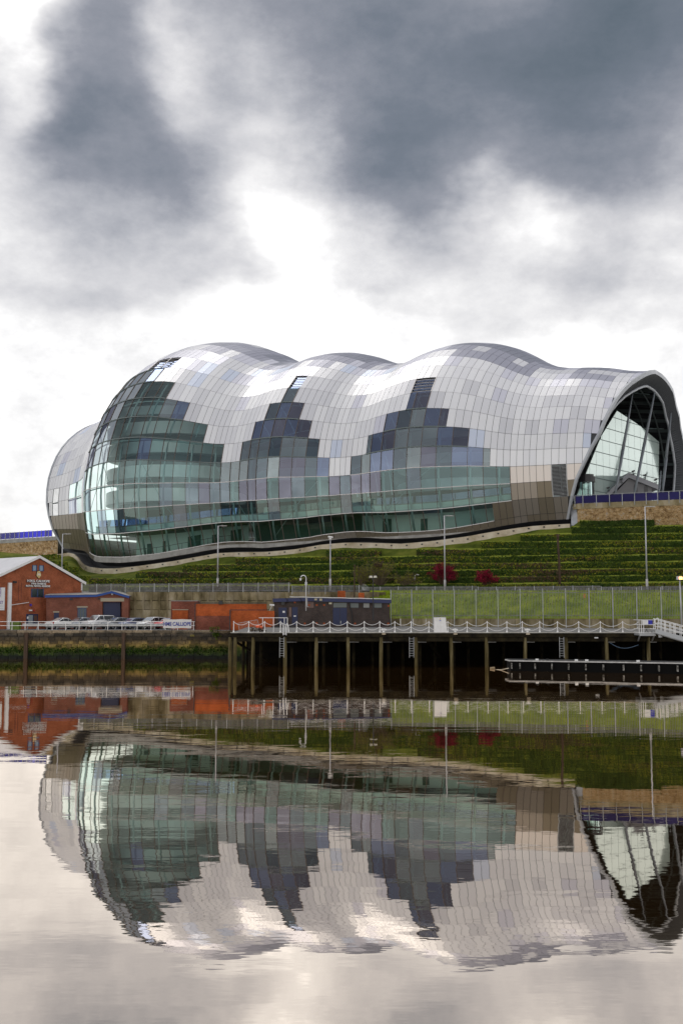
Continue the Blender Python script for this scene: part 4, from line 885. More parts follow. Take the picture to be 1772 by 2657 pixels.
for _ in range(1500):
    x=rn.uniform(WX(-20,134),WX(600,134)); z=rn.gauss(1.0,.22)+.12*noise.noise(Vector((x*.4,0,0))); pts.append((x,133.93-rn.uniform(0,.08),z))
leaves(mb,pts,.20,rn,2); tag(obj('green_weed',mb,[mat('weed_bright',(.045,.085,.006),.8),mat('weed_dark',(.015,.04,.004),.8)]),'bright green weed hanging in a band along the foot of the stone quay wall','weed',kind='stuff')
mb=MB(); pts=[(WX(562+rn.gauss(0,4),133.8),133.8,WZ(1642+abs(rn.gauss(0,6)),133.8)) for _ in range(160)]+[(WX(545+rn.uniform(0,25),133.8),133.8,WZ(1624+rn.uniform(0,14),133.8)) for _ in range(60)]
leaves(mb,pts,.2,rn,2); tag(obj('wall_plant',mb,[mat('weed_leaf',(.06,.11,.02),.6),LEAF[1]]),'leafy weed growing from the quay edge below the red brick wall','plant')
# ------------------------------------------------------------------ jetty
YJ=113.; ZD=3.36
WOOD=mat('pile_timber',(.14,.11,.05),.85,var=[(.03,.025,.012),(.12,.095,.04),(.24,.20,.11)],scale=.9,bump=.5,bscale=8,stretch=(4,4,.35))
WOODD=mat('beam_timber',(.02,.016,.01),.9,var=[(.006,.005,.004),(.035,.028,.014)],scale=1.2,bump=.3)  # near black copy of the timber, under-deck shade put into its colour
x0=WX(600,YJ); x1=62.
JT=thing('jetty','long timber jetty deck on piles over black water','jetty',((x0+x1)/2,YJ,0))
mb=MB(); mb.hexa([(x0,YJ+.1,ZD-.30),(x1,YJ+.1,ZD-.30),(x1,136.5,ZD-.30),(x0,136.5,ZD-.30)],[(x0,YJ+.1,ZD),(x1,YJ+.1,ZD),(x1,136.5,ZD+.5),(x0,136.5,ZD+.5)]); obj('deck',mb,mat('deck_tarmac',(.22,.22,.215),.85,var=[(.16,.155,.15),(.28,.275,.26)],scale=.7,bump=.2,bscale=10),JT)
mb=MB(); mb.box(x0-.05,x1,YJ-.05,YJ+.35,ZD+.002,ZD+.07); obj('deck_edge',mb,mat('edge_pale',(.55,.53,.48),.8,var=[(.36,.34,.29),(.62,.60,.55)],scale=1.5),JT)
mb=MB(); mb.box(x0-.05,x1,YJ,YJ+.25,ZD-.42,ZD-.003); obj('fascia_beam',mb,WOODD,JT)
mb=MB(); mb.box(x0,x1,YJ+.15,YJ+.5,ZD-.85,ZD-.45); obj('edge_beam',mb,WOODD,JT)
piles=[598,611,657,740,821,903,989,1079,1170,1261,1362,1468,1572,1681,1800]
rn=random.Random(9)
for i,px in enumerate(piles):
    x=WX(px,YJ); l=rn.uniform(-.08,.08); mb=MB(); mb.tube([(x+l,YJ+.22,-1.2),(x+l*.4,YJ+.22,1.2),(x,YJ+.25,ZD-.42)],.19+rn.uniform(-.02,.03),9,.18); obj('pile',mb,WOOD,JT,True)
    if i>=1:
        mb=MB(); x2=x+rn.uniform(.5,.9); mb.tube([(x2,YJ+4,-1),(x2,YJ+4,ZD-.4)],.17,7); obj('pile',mb,WOODD,JT,True)
        mb=MB(); mb.tube([(x2-1.5,YJ+9,-1),(x2-1.5,YJ+9,ZD-.4)],.17,7); obj('pile',mb,WOODD,JT,True)
    if i>=3:
        mb=MB(); mb.beam((x+.15,YJ+.3,2.45),(x+1.1,YJ+1.2,2.42),.05,.08); obj('bracket_bar',mb,GALV,JT)
    mb=MB(); mb.beam((x,YJ+.3,ZD-.62),(x,YJ+17,ZD-.55),.28,.3); obj('cross_beam',mb,WOODD,JT)
mb=MB(); mb.beam((WX(613,YJ+3),YJ+3,2.4),(WX(700,YJ+9),YJ+9,.1),.2); obj('raking_timber',mb,WOODD,JT); mb=MB(); mb.beam((WX(1110,YJ+5),YJ+5,2.4),(WX(1140,YJ+9),YJ+9,.6),.25); obj('raking_timber',mb,WOODD,JT)
mb=MB(); mb.box(x0,62,131.6,134.0,-1,3.33); tag(obj('bank_wall',mb,mat('dark_bank',(.008,.007,.005),.95,var=[(.003,.003,.003),(.014,.011,.007)],scale=1)),'bank wall coloured near black for the gloom under the jetty','bank wall')  # gloom below the deck is put into this near black colour
for px,lab in ((732,'ladder under the white hooped rails at the left of the jetty'),(1067,'ladder left of the ninth pile, between the tall fence posts and white cabinet'),(1455,'rightmost of the three ladders under the jetty')):
    x=WX(px,YJ-.1); t=thing('ladder',lab,'ladder',(x,YJ-.1,1),'ladders fixed under the jetty edge')
    for s in(-.22,.22):
        mb=MB(); mb.beam((x+s,YJ-.12,.9),(x+s,YJ-.12,ZD-.4),.05); obj('stile',mb,GALV,t)
    for i in range(8):
        mb=MB(); mb.beam((x-.22,YJ-.12,1.1+i*.24),(x+.22,YJ-.12,1.1+i*.24),.035); obj('rung',mb,GALV,t)
# chain railing
cpx=[607,646,687,728,770,813,856,901,945,985,1024,1066,1112,1161,1211,1263,1314,1354,1399,1445,1500,1556,1614,1655]
for i,px in enumerate(cpx[:-1]):
    x=WX(px,YJ+.15); lab='white chain post'
    desc={0:'first white chain post, at the left end of the jetty by the leaning wire panel',1:'white chain post beside the heap of orange netting',2:'white chain post at the left foot of the plain handrail frame',3:'white chain post touching the hooped ladder rails'}.get(i)
    if not desc:
        NTH=['','first','second','third','fourth','fifth','sixth','seventh']
        if i<9: desc='%s white chain post along the front of the brown brick block, counted from the left'%NTH[i-3]
        elif i<13: desc='%s white chain post between the brown brick block and the white cabinet'%NTH[i-8]
        elif i<16: desc='%s white chain post to the right of the white cabinet'%NTH[i-12]
        else: desc='%s white chain post left of the landing stage'%['nearest','second','third','fourth','fifth','sixth','seventh'][22-i]
    t=thing('chain_post',desc,'post',(x,YJ+.15,ZD+.07),'white chain posts along the jetty edge')
    mb=MB(); mb.tube([(x,YJ+.15,ZD+.07),(x,YJ+.15,ZD+.28)],.105,8,.045); obj('foot',mb,WHITEP,t)
    mb=MB(); mb.tube([(x,YJ+.15,ZD+.25),(x,YJ+.15,ZD+1.14)],.04,8); obj('shaft',mb,WHITEP,t)
    mb=MB(); mb.tube([(x,YJ+.15,ZD+1.10),(x,YJ+.15,ZD+1.2)],.06,8,.03); obj('cap',mb,WHITEP,t)
t=thing('railing_chains','white chains sagging in two rows between the posts on the jetty edge','chain',(WX(1100,YJ),YJ+.15,ZD+.6))
for a,b in zip(cpx[:-1],cpx[1:]):
    xa,xb=WX(a,YJ+.15),WX(b,YJ+.15)
    for zt,sg in ((1.12,.36),(.62,.36)):
        if zt==.62 and a<760: continue
        if xb-xa<1.2: continue
        mb=MB(); mb.tube([(xa+(xb-xa)*f,YJ+.15,ZD+zt-sg*4*f*(1-f)*(xb-xa)/1.75) for f in np.linspace(0,1,9)],.023,5); obj('chain',mb,WHITEP,t)
def railframe(name,label,segs,r,m,cat='railing',loc=None):
    t=thing(name,label,cat,loc if loc is not None else segs[0][0])
    for s in segs:
        mb=MB(); mb.tube(s,r,6); obj('rail' if abs(s[0][2]-s[-1][2])<.5 else 'post',mb,m,t)
    return t
def J(x,y,Y=YJ+.2): return tuple(W(x,y,Y))
railframe('handrail','plain white handrail frame standing behind the chain posts near the orange wall',[[J(672,1603,114.5),J(746,1603,114.5)],[J(682,1603,114.5),J(682,1640,114.5)],[J(710,1603,114.5),J(710,1640,114.5)],[J(738,1603,114.5),J(738,1640,114.5)],[J(746,1603,114.5),J(746,1640,114.5)]],.035,WHITEP)
railframe('ladder_hoops','pair of white hooped grab rails at the head of the left ladder',[[J(728,1645),J(728.5,1624),J(730,1618),J(733,1618),J(735,1624),J(735,1648,YJ-.25)],[J(743,1648,YJ-.25),J(742,1624),J(744,1618),J(746,1618),J(748,1624),J(750,1642)],[J(735,1645,YJ-.2),J(743,1645,YJ-.2)]],.04,WHITEP)
CB=thing('white_cabinet','tall white cabinet with a small emblem standing on the jetty edge','cabinet',(WX(1143,YJ+.5),YJ+.5,ZD))
mb=MB(); a,b=WX(1126.5,YJ),WX(1159,YJ); mb.hexa([(a,YJ+.1,ZD+.07),(b,YJ+.1,ZD+.07),(b,YJ+.9,ZD+.07),(a,YJ+.9,ZD+.07)],[(a,YJ+.1,ZD+1.56),(b-.1,YJ+.1,ZD+1.56),(b-.1,YJ+.9,ZD+1.56),(a,YJ+.9,ZD+1.56)]); obj('body',mb,WHITEP,CB)
mb=MB(); mb.hexa([(a-.03,YJ+.06,ZD+1.563),(b-.08,YJ+.06,ZD+1.563),(b-.08,YJ+.95,ZD+1.563),(a-.03,YJ+.95,ZD+1.563)],[(a-.03,YJ+.06,ZD+1.61),(b-.08,YJ+.06,ZD+1.61),(b-.08,YJ+.95,ZD+1.61),(a-.03,YJ+.95,ZD+1.61)]); obj('lid',mb,GALV,CB)
mb=MB(); cx_=(a+b)/2-.04; mb.box(cx_-.05,cx_+.05,YJ+.085,YJ+.097,ZD+1.36,ZD+1.46); obj('emblem_crown',mb,mat('gold',(.7,.45,.08),.4),CB)
mb=MB(); mb.box(cx_-.09,cx_+.09,YJ+.085,YJ+.097,ZD+1.27,ZD+1.31); mb.box(cx_-.09,cx_+.09,YJ+.085,YJ+.097,ZD+1.20,ZD+1.24); obj('emblem_text',mb,mat('print_blue',(.15,.2,.55),.5),CB)
mb=MB(); mb.box((a+b)/2-.006,(a+b)/2+.006,YJ+.09,YJ+.097,ZD+.12,ZD+1.15); obj('door_seam',mb,GALV,CB)
for px,lab in ((995,'leftmost white mooring bollard on the jetty, at the right end of the brown block'),(1180,'white mooring bollard just right of the white cabinet'),(1367,'rightmost white mooring bollard on the jetty edge')):
    x=WX(px,YJ+.3); t=thing('mooring_bollard',lab,'bollard',(x,YJ+.3,ZD),'white mooring bollards')
    mb=MB(); mb.tube([(x,YJ+.3,ZD-.12),(x,YJ+.3,ZD+.25)],.13,10,.11); obj('stem',mb,WHITEP,t)
    mb=MB(); mb.tube([(x-.26,YJ+.3,ZD+.30),(x,YJ+.3,ZD+.36),(x+.26,YJ+.3,ZD+.30)],.09,8); obj('head',mb,WHITEP,t)
    mb=MB(); mb.tube([(x,YJ-.02,ZD-.16),(x,YJ-.02,ZD-.02)],.2,10); obj('base',mb,CREAM,t)
mb=MB(); c=W(1546,1655,112.7); mb.tube([c+[-.18,0,0],c+[.18,0,0]],.06,8); tag(obj('bulkhead_lamp',mb,WHITEP),'small white oval lamp under the jetty deck edge','lamp')
mb=MB(); mb.tube([W(1582+i*9.2,1668+ [0,6,10.5,13,14,13.5,11.5,8.5,5][i],112.9) for i in range(9)],.03,5); tag(obj('mooring_rope',mb,mat('rope_blue',(.10,.16,.24),.7)),'thin blue rope sagging beneath the jetty near the right end','rope')
# heap and wire panel by the left end
mb=MB(); rn=random.Random(4)
for _ in range(90):
    p=W(rn.uniform(652,690),1638-abs(rn.gauss(0,4.5)),rn.uniform(113.6,115.2)); s=rn.uniform(.1,.28); a=Vector((rn.gauss(0,1),rn.gauss(0,1),rn.gauss(0,.6))).normalized(); b=a.cross(Vector((0,.3,1))).normalized(); q=Vector([float(v) for v in p]); mb.mi=rn.choice((0,1,1,2)); mb.add([q-a*s,q+b*s*.6,q+a*s,q-b*s*.6+Vector((0,0,.1))],[(0,1,2,3)])
tag(obj('debris_heap',mb,[mat('bag_white',(.5,.48,.44),.6),mat('rubble_brown',(.12,.09,.06),.8),BLACK]),'heap of pale bags and rubble behind the jetty chain posts','rubbish')
mb=MB(); c=[W(x,y,114.2) for x,y in ((665,1624),(674,1625),(682,1629),(680,1633),(670,1629),(663,1628))]; mb.prism(c,(0,.3,.1)); tag(obj('orange_netting',mb,mat('orange_plastic',(.85,.12,.02),.5)),'crumpled bright orange netting lying on the debris heap','netting')
t=thing('wire_panel','leaning galvanised wire fence panel against the orange brick wall','fence panel',W(645,1635,115))
c4=[np.array(W(x,y,115.5)) for x,y in ((622,1637),(676,1635),(668,1608),(618,1617))]
mb=MB()
for i in range(4): mb.beam(c4[i],c4[(i+1)%4],.04)
obj('frame',mb,GALV,t); mb=MB()
for i in range(1,14):
    f=i/14; mb.beam(c4[0]+(c4[1]-c4[0])*f,c4[3]+(c4[2]-c4[3])*f,.014)
obj('wires',mb,GALV,t)
# right end platform, boards, gangway
PF=thing('landing_platform','small white railed landing stage jutting from the jetty beside the gangway','platform',J(1676,1643,111.5))
mb=MB(); a,b=WX(1655,111.2),WX(1697,111.2); mb.box(a,b,110.9,113,ZD-.25,ZD-.0); mb.hexa([(a,111,ZD-.25),(b,111,ZD-.25),(b,113,ZD-.25),(a,113,ZD-.25)],[(a,111,ZD-.2),(b,111,ZD-.2),(b,113,ZD-.2),(a,113,ZD-.2)]); obj('floor_frame',mb,GALV,PF)
mb=MB(); mb.beam((a+.1,111.2,ZD-.25),(a+.35,112.8,ZD-.75),.12); mb.beam((b-.1,111.2,ZD-.25),(b+.15,112.8,ZD-.75),.12); obj('knee_brace',mb,GALV,PF)
for z in (.08,.45,.85,1.32):
    mb=MB(); mb.tube([(a,111,ZD+z),(b,111,ZD+z)],.028,6); mb.tube([(a,111,ZD+z),(a,113,ZD+z)],.028,6); mb.tube([(b,111,ZD+z),(b,113,ZD+z)],.028,6); obj('rail',mb,WHITEP,PF)
for x in (a,a+.22,a+.45,b-.0):
    mb=MB(); mb.tube([(x,111,ZD),(x,111,ZD+1.35)],.035,6); obj('post',mb,WHITEP,PF)
for xa,xb,m,lab in ((1664,1679,WHITEP,'white notice board on the landing stage rail'),(1679,1690,mat('board_blue',(.015,.02,.42),.45),'bright blue notice board beside the white one on the landing stage rail')):
    mb=MB(); mb.box(WX(xa,111.3),WX(xb,111.3),111.15,111.2,WZ(1620,111.2),WZ(1609,111.2)); tag(obj('notice_board',mb,m),lab,'sign')
mb=MB()
for s in (-.35,.3): 
    c=np.array([WX(1676,111.9)+s,111.9,ZD+.36]); mb.tube([c+[.30*math.cos(t_),0,.30*math.sin(t_)] for t_ in np.linspace(0,6.283,13)],.025,4)
t=thing('bicycle','dark bicycle standing behind the landing stage rail','bicycle',(WX(1676,111.9),111.9,ZD)); obj('wheel_pair',mb,BLACK,t)
c=np.array([WX(1676,111.9),111.9,ZD+.36]); mb=MB(); mb.tube([c+[-.35,0,0],c+[-.12,0,.45],c+[.22,0,.45],c+[.3,0,0]],.02,5); mb.tube([c+[-.12,0,.45],c+[0,0,0],c+[.22,0,.45]],.02,5); mb.tube([c+[.22,0,.45],c+[.25,0,.6],c+[.12,0,.62]],.015,5); mb.box(c[0]-.22,c[0]-.05,111.85,111.95,c[2]+.48,c[2]+.53); obj('frame',mb,BLACK,t)
GW=thing('gangway','white railed gangway sloping down to the right from the jetty to the pontoon','gangway',J(1737,1650,110))
g0,g1=W(1701,1632,110.5),W(1815,1664,107.); d_=(g1-g0)
mb=MB(); mb.hexa([g0+[0,0,-.42],g1+[0,0,-.42],g1+[0,.2,-.42],g0+[0,.2,-.42]],[g0,g1,g1+[0,.2,0],g0+[0,.2,0]]); obj('girder',mb,mat('gang_grey',(.50,.52,.53),.5),GW)
mb=MB(); mb.hexa([g0+[0,1.4,-.42],g1+[0,1.4,-.42],g1+[0,1.6,-.42],g0+[0,1.6,-.42]],[g0+[0,1.4,0],g1+[0,1.4,0],g1+[0,1.6,0],g0+[0,1.6,0]]); mb.hexa([g0+[0,.1,-.1],g1+[0,.1,-.1],g1+[0,1.5,-.1],g0+[0,1.5,-.1]],[g0+[0,.1,-.05],g1+[0,.1,-.05],g1+[0,1.5,-.05],g0+[0,1.5,-.05]]); obj('tread',mb,GALV,GW)
for yy in (0.05,1.5):
    for z in (.35,.7,1.05):
        mb=MB(); mb.tube([g0+d_*.04+[0,yy,z],g1+[0,yy,z]],.035,6); obj('rail',mb,WHITEP,GW)
    for f in (.04,.2,.23,.42,.45,.66,.69,.9):
        mb=MB(); p=g0+d_*f+[0,yy,0]; mb.tube([p,p+[.12 if f<.1 else 0,0,1.07]],.04,6); obj('post',mb,WHITEP,GW)
mb=MB(); p=g0+[0,.05,.7]; mb.tube([p+[.25-.35*math.sin(t_),0,-.32*math.cos(t_)+.05] for t_ in np.linspace(0,math.pi,8)],.035,6); obj('hoop_end',mb,WHITEP,GW)
mb=MB(); q=g0+d_*.07; mb.tube([q+[.2,.3,-.75],q+[.2,.3,-.4]],.2,10); obj('roller',mb,GALV,GW)
# pontoon
PT=thing('pontoon','low floating pontoon with a white top edge and black sides in front of the jetty','pontoon',W(1550,1740,102))
pa,pb=W(1323,1716.5,104.4),W(1990,1731,96); zt=.98
pa=np.array([pa[0],pa[1],zt]); pb=np.array([pb[0],pb[1],zt])
mb=MB(); mb.hexa([pa+[.05,.15,-1.2],pb+[0,.15,-1.2],pb+[0,2.6,-1.2],pa+[.05,2.6,-1.2]],[pa+[.05,.15,-.14],pb+[0,.15,-.14],pb+[0,2.6,-.14],pa+[.05,2.6,-.14]]); obj('hull',mb,mat('hull_black',(.006,.006,.006),.9),PT)
mb=MB(); mb.hexa([pa+[-.1,0,-.10],pb+[0,0,-.10],pb+[0,2.7,-.10],pa+[-.1,2.7,-.10]],[pa+[-.1,0,.0],pb+[0,0,.0],pb+[0,2.7,.0],pa+[-.1,2.7,.0]]); obj('deck_edge',mb,mat('edge_white',(.6,.6,.58),.6,var=[(.4,.39,.37),(.68,.68,.66)],scale=2),PT)
mb=MB(); mb.hexa([pa+[0,.3,.025],pb+[0,.3,.025],pb+[0,2.5,.025],pa+[0,2.5,.025]],[pa+[0,.3,.05],pb+[0,.3,.05],pb+[0,2.5,.05],pa+[0,2.5,.05]]); obj('deck_tread',mb,BLACK,PT)
FN=mat('fender_worn',(.3,.3,.28),.8,var=[(.015,.015,.012),(.16,.155,.14),(.42,.41,.38)],scale=4,stretch=(1,1,1.5))
for px in (1325,1346,1385,1428,1471,1515,1560,1612,1657,1703,1751,1800):
    f=(px-1323)/(1990-1323); 
    Y=104.4+(96-104.4)*(f); x=WX(px,Y); Y=np.interp(x,[pa[0],pb[0]],[pa[1],pb[1]]); mb=MB(); mb.box(x-.055,x+.055,Y-.10,Y+.12,.2,zt-.25); obj('fender',mb,FN,PT)
for px in (1378,1404,1430,1500,1525,1646,1752,1764):
    x=WX(px,101); Y=float(np.interp(x,[pa[0],pb[0]],[pa[1],pb[1]])); mb=MB(); mb.box(x-.12,x+.12,Y+.1,Y+.4,zt+.02,zt+.16); obj('cleat',mb,BLACK if px in(1378,1430,1752,1764) else WHITEP,PT)
mb=MB(); mb.tube([W(1270,1737.5,108.5),W(1300,1738,106),pa+[-.1,.3,-.75]],.04,5); tag(obj('mooring_line',mb,CREAM),'pale mooring line running from the pontoon end to a buoy','rope')
mb=MB(); c=np.array([WX(1276,108.3),108.3,.03]); mb.tube([c+[-.25,0,0],c+[.2,0,.05]],.13,8); tag(obj('mooring_buoy',mb,mat('buoy_tan',(.35,.25,.14),.7)),'small tan buoy floating left of the pontoon end','buoy')
# ------------------------------------------------------------------ quayside buildings
def text(body,size,m,parent,loc,rot,ext=.02,name='lettering',align='CENTER',sx=1.0,bold=0.0):
    cu=bpy.data.curves.new(name,'FONT'); cu.body=body; cu.size=size; cu.extrude=ext; cu.align_x=align; cu.offset=bold
    o=bpy.data.objects.new('tmp',cu); sc.collection.objects.link(o); dg=bpy.context.evaluated_depsgraph_get(); me=bpy.data.meshes.new_from_object(o.evaluated_get(dg))
    bpy.data.objects.remove(o); me.materials.clear(); me.materials.append(m); q=bpy.data.objects.new(name,me); sc.collection.objects.link(q)
    M=Matrix.Translation(Vector([float(c) for c in loc]))@rot.to_4x4()@Matrix.Diagonal((sx,1,1,1)); me.transform(M)
    if parent is not None: q.parent=parent; q.location=-worldloc(parent)
    return q
WALLROT=lambda d:Matrix((( d[0],0,-d[1]*-1),(d[1],0,-d[0]),(0,1,0)))
g1_=np.array([.66,.751,0]); rdir=np.array([-.751,.66,0])
AP=W(100,1443,146.); HBk=thing('brick_hall','gabled red brick hall with a pale roof at the left edge','brick hall',(AP[0],AP[1],3.4))
def G(d,z,out=0.): return np.array([AP[0],AP[1],0])+g1_*d+np.array([0,0,z])-rdir*out
eR=6.95; zap=AP[2]-.25; sl=.452; dl=-8.5
zR=zap-sl*eR; zL=zap+sl*dl
mb=MB(); mb.prism([G(dl,3.3),G(eR,3.3),G(eR,zR),G(0,zap),G(dl,zL)],rdir*24); obj('wall',mb,RED,HBk)
ROOF=mat('roof_pale',(.62,.62,.65),.5,.1,var=[(.56,.56,.59),(.66,.66,.69)],scale=.4)
mb=MB()
for (a,b) in ((0,eR+.35),(0,dl)):
    za,zb=zap+.12,zap+.12-sl*abs(b); mb.hexa([G(a,za,.35),G(b,zb,.35),G(b,zb,-24.3),G(a,za,-24.3)],[G(a,za+.14,.35),G(b,zb+.14,.35),G(b,zb+.14,-24.3),G(a,za+.14,-24.3)])
obj('roof',mb,ROOF,HBk)
mb=MB()
for (a,b) in ((0,eR+.4),(0,dl)):
    za,zb=zap-.02,zap-.02-sl*abs(b); mb.hexa([G(a,za,.42),G(b,zb,.42),G(b,zb,.30),G(a,za,.30)],[G(a,za+.36,.42),G(b,zb+.36,.42),G(b,zb+.36,.30),G(a,za+.36,.30)])
obj('barge_board',mb,WHITEP,HBk)
def dAt(x,y): # param along gable wall for pixel column
    d=ray(x,y); n=-rdir; s=((AP-[0,0,HC])@n)/(d@n); p=np.array([0,0,HC])+s*d; return (p-AP)@g1_,p[2]
def gq(mb,x0,y0,x1,y1,o0,o1):
    a,z1=dAt(x0,y0); b,z0=dAt(x1,y1); mb.hexa([G(a,z0,o1),G(b,z0,o1),G(b,z0,o0),G(a,z0,o0)],[G(a,z1,o1),G(b,z1,o1),G(b,z1,o0),G(a,z1,o0)])
WG=mat('window_glass',(.05,.065,.07),.08,.3); WFR=mat('frame_blue',(.03,.06,.17),.5)
for (x0,y0,x1,y1,sp_) in ((84.5,1466,96.5,1482,0),(102,1466.5,114,1482.5,0),(82,1527,114,1550,1)):
    mb=MB()
    for q in ((x0,y0,x1,y0+1.3),(x0,y1-1.3,x1,y1),(x0,y0,x0+1.4,y1),(x1-1.4,y0,x1,y1))+(((x0+x1)/2-.8,y0,(x0+x1)/2+.8,y1),)*sp_: gq(mb,*q,-.02,.06)
    w=obj('window',mb,WFR,HBk); mb=MB(); gq(mb,x0+1,y0+1,x1-1,y1-1,-.04,.02); obj('pane',mb,WG if sp_ else mat('pane_skyblue',(.16,.22,.30),.1,.3),w)
mb=MB(); gq(mb,69,1593,99,1622,-.03,.04); d_=obj('door',mb,NAVY,HBk); mb=MB(); gq(mb,74.5,1596,85,1622,-.02,.07); obj('door_leaf_glass',mb,mat('leaf_glass',(.30,.34,.36),.15),d_); mb=MB(); gq(mb,88.5,1597,97,1611,-.02,.07); obj('door_window',mb,mat('leaf_brown',(.14,.08,.06),.2),d_)
mb=MB(); gq(mb,70.5,1600,74,1606,.05,.08); obj('notice',mb,WHITEP,d_)
mb=MB(); gq(mb,21,1512,26,1633,.02,.30); obj('downpipe',mb,WHITEP,HBk)
mb=MB(); gq(mb,121,1549,123.4,1622,.02,.16); obj('downpipe',mb,WHITEP,HBk)
mb=MB(); gq(mb,211,1512,213,1532,.02,.14); obj('downpipe',mb,WHITEP,HBk)
mb=MB(); a,z=dAt(26,1570.5); b,z2=dAt(75,1563); mb.tube([G(a,dAt(26,1574)[1],.1),G(a+.02,z,.1),G(b,z2,.1)],.045,6); obj('waste_pipe',mb,WHITEP,HBk)
for (x0,y0,x1,y1,m,nm) in ((76,1582,83,1585.5,WHITEP,'bulkhead_lamp'),(78,1567,81.5,1572.5,mat('alarm_blue',(.05,.03,.45),.5),'alarm_box'),(86,1583,90,1585.5,mat('bell_red',(.5,.02,.02),.5),'bell'),(34,1507.5,43,1513,BLACK,'wall_lamp')):
    mb=MB(); gq(mb,x0,y0,x1,y1,.0,.18); obj(nm,mb,m,HBk)
for (x0,x1,y) in ((12,48,1560),(54,122,1554.5)):
    mb=MB(); gq(mb,x0,y,x1,y+.8,-.01,.02); obj('cable',mb,REDD,HBk)
mb=MB(); gq(mb,49,1506,49.8,1560,-.01,.02); gq(mb,56,1512,56.7,1555,-.01,.02); obj('cable',mb,REDD,HBk)
R3_=Matrix(((g1_[0],0,-rdir[0]),(g1_[1],0,-rdir[1]),(0,1,0)))
LET=mat('letter_white',(.85,.85,.84),.5); LSH=mat('sign_shadow',(.03,.02,.02),.6)
for body,px,py,sz,sxx in (('H.M.S. CALLIOPE',99.5,1510.5,.44,1.05),('TYNE DIVISION',99.5,1517,.31,1.06),('ROYAL NAVAL RESERVE',98.5,1522.8,.31,1.10)):
    a,z=dAt(px,py); o=text(body,sz,LET,HBk,G(a,z,.14),R3_,.03,sx=sxx,bold=.008); text(body,sz,LSH,HBk,G(a-.06,z-.05,.05),R3_,.03,name='sign_shadow',sx=sxx,bold=.006)  # dark offset copy behind the letters, their drop shadow built as shape
# crest: pointed shield
def shield(mb,cx_,cy_,w,h,o0,o1):
    pts=[(cx_-w*.25,cy_-h*.5),(cx_+w*.25,cy_-h*.5),(cx_+w*.42,cy_-h*.25),(cx_+w*.5,cy_+h*.15),(cx_,cy_+h*.5),(cx_-w*.5,cy_+h*.15),(cx_-w*.42,cy_-h*.25)]
    P=[G(*dAt(x,y)) -rdir*o0 for x,y in pts]; mb.prism(P,-rdir*(o1-o0))
mb=MB(); shield(mb,100,1491.5,13,21,.02,.10); cs=obj('crest',mb,LSH,HBk)
mb=MB(); shield(mb,100.3,1491.3,11.5,19,.11,.15); obj('crest_field',mb,mat('crest_gold',(.72,.55,.22),.5),cs)
mb=MB(); shield(mb,100.3,1490.5,8.2,13,.16,.18); obj('crest_centre',mb,mat('crest_cream',(.75,.72,.60),.5),cs)
mb=MB(); shield(mb,100.2,1494.5,2.6,3.5,.19,.21); gq(mb,98,1485,103,1487.5,.19,.21); obj('crest_charge',mb,mat('crest_orange',(.75,.35,.03),.5),cs)
# part visible white poster at the frame edge
t=thing('wall_poster','white poster with purple words cut off by the left edge of the picture','poster',G(dAt(2,1550)[0],WZ(1550,142),.1))
mb=MB(); gq(mb,-30,1523.5,11.5,1583.5,.06,.12); obj('board',mb,LET,t)
PUR=mat('print_purple',(.14,.03,.32),.5)
for body,px,py,sz in (('THE',3.2,1532,.52),('THE',3.2,1542,.52),('!',2,1549.5,.4),('BEST',8,1566.5,.50)):
    a,z=dAt(px,py); text(body,sz,PUR,t,G(a,z,.135),R3_,.004,align='RIGHT',bold=.006)
for y in (1572,1578): 
    mb=MB(); gq(mb,-25,y,9,y+.8,.121,.13); obj('rule',mb,GALV,t)
# annex with blue trim
def ann(pts): return pts
AN=thing('brick_annex','low brown red brick annex with bright blue roof trim beside the gabled hall','brick annex',(WX(230,150),150,3.4))
YA=[(120,145.5),(252,147),(336,148.3)]
def AY(x): return I(YA,x)
def A3(x,y,o=0.): Y=AY(x); p=W(x,y,Y); return p-np.array([0,o,0])
def Az(y,x): return W(x,y,AY(x))[2]
BR2=brickmat('annex_brick',(.30,.10,.06),(.24,.075,.05),(.26,.17,.13),stain=.3)
fr=[(121,1549),(252,1547),(290,1537),(334,1549)]
vs=[A3(x,y) for x,y in fr]; base=[np.array([p[0],p[1],3.38]) for p in vs]
mb=MB(); n=len(vs); back=[v+np.array([0,9,0]) for v in vs]; bb=[v+np.array([0,9,0]) for v in base]
# front wall with a real opening for the garage
def aq(mb,x0,y0,x1,y1,o0=.0,o1=.3):
    p=[A3(x0,y1),A3(x1,y1),A3(x1,y0),A3(x0,y0)]; mb.hexa([p[0]-[0,o1,0],p[1]-[0,o1,0],p[1]-[0,o0,0],p[0]-[0,o0,0]],[p[3]-[0,o1,0],p[2]-[0,o1,0],p[2]-[0,o0,0],p[3]-[0,o0,0]])
aq(mb,121,1549,252,1633,-.3,0); aq(mb,252,1547.5,266.5,1633,-.3,0); aq(mb,317,1547.5,334,1633,-.3,0); aq(mb,266.5,1547.5,317,1562,-.3,0)
mb.prism([A3(252,1547.4),A3(334,1549),A3(292,1537)],(0,.3,0)); mb.hexa([base[0],base[0]+[0,.3,0],bb[0],bb[0]-[.3,0,0]],[vs[0],vs[0]+[0,.3,0],back[0],back[0]-[.3,0,0]])
mb.hexa([base[3]-[.3,0,0],base[3],bb[3],bb[3]-[.3,0,0]],[vs[3]-[.3,0,0],vs[3],back[3],back[3]-[.3,0,0]]); obj('wall',mb,BR2,AN)
mb=MB(); 
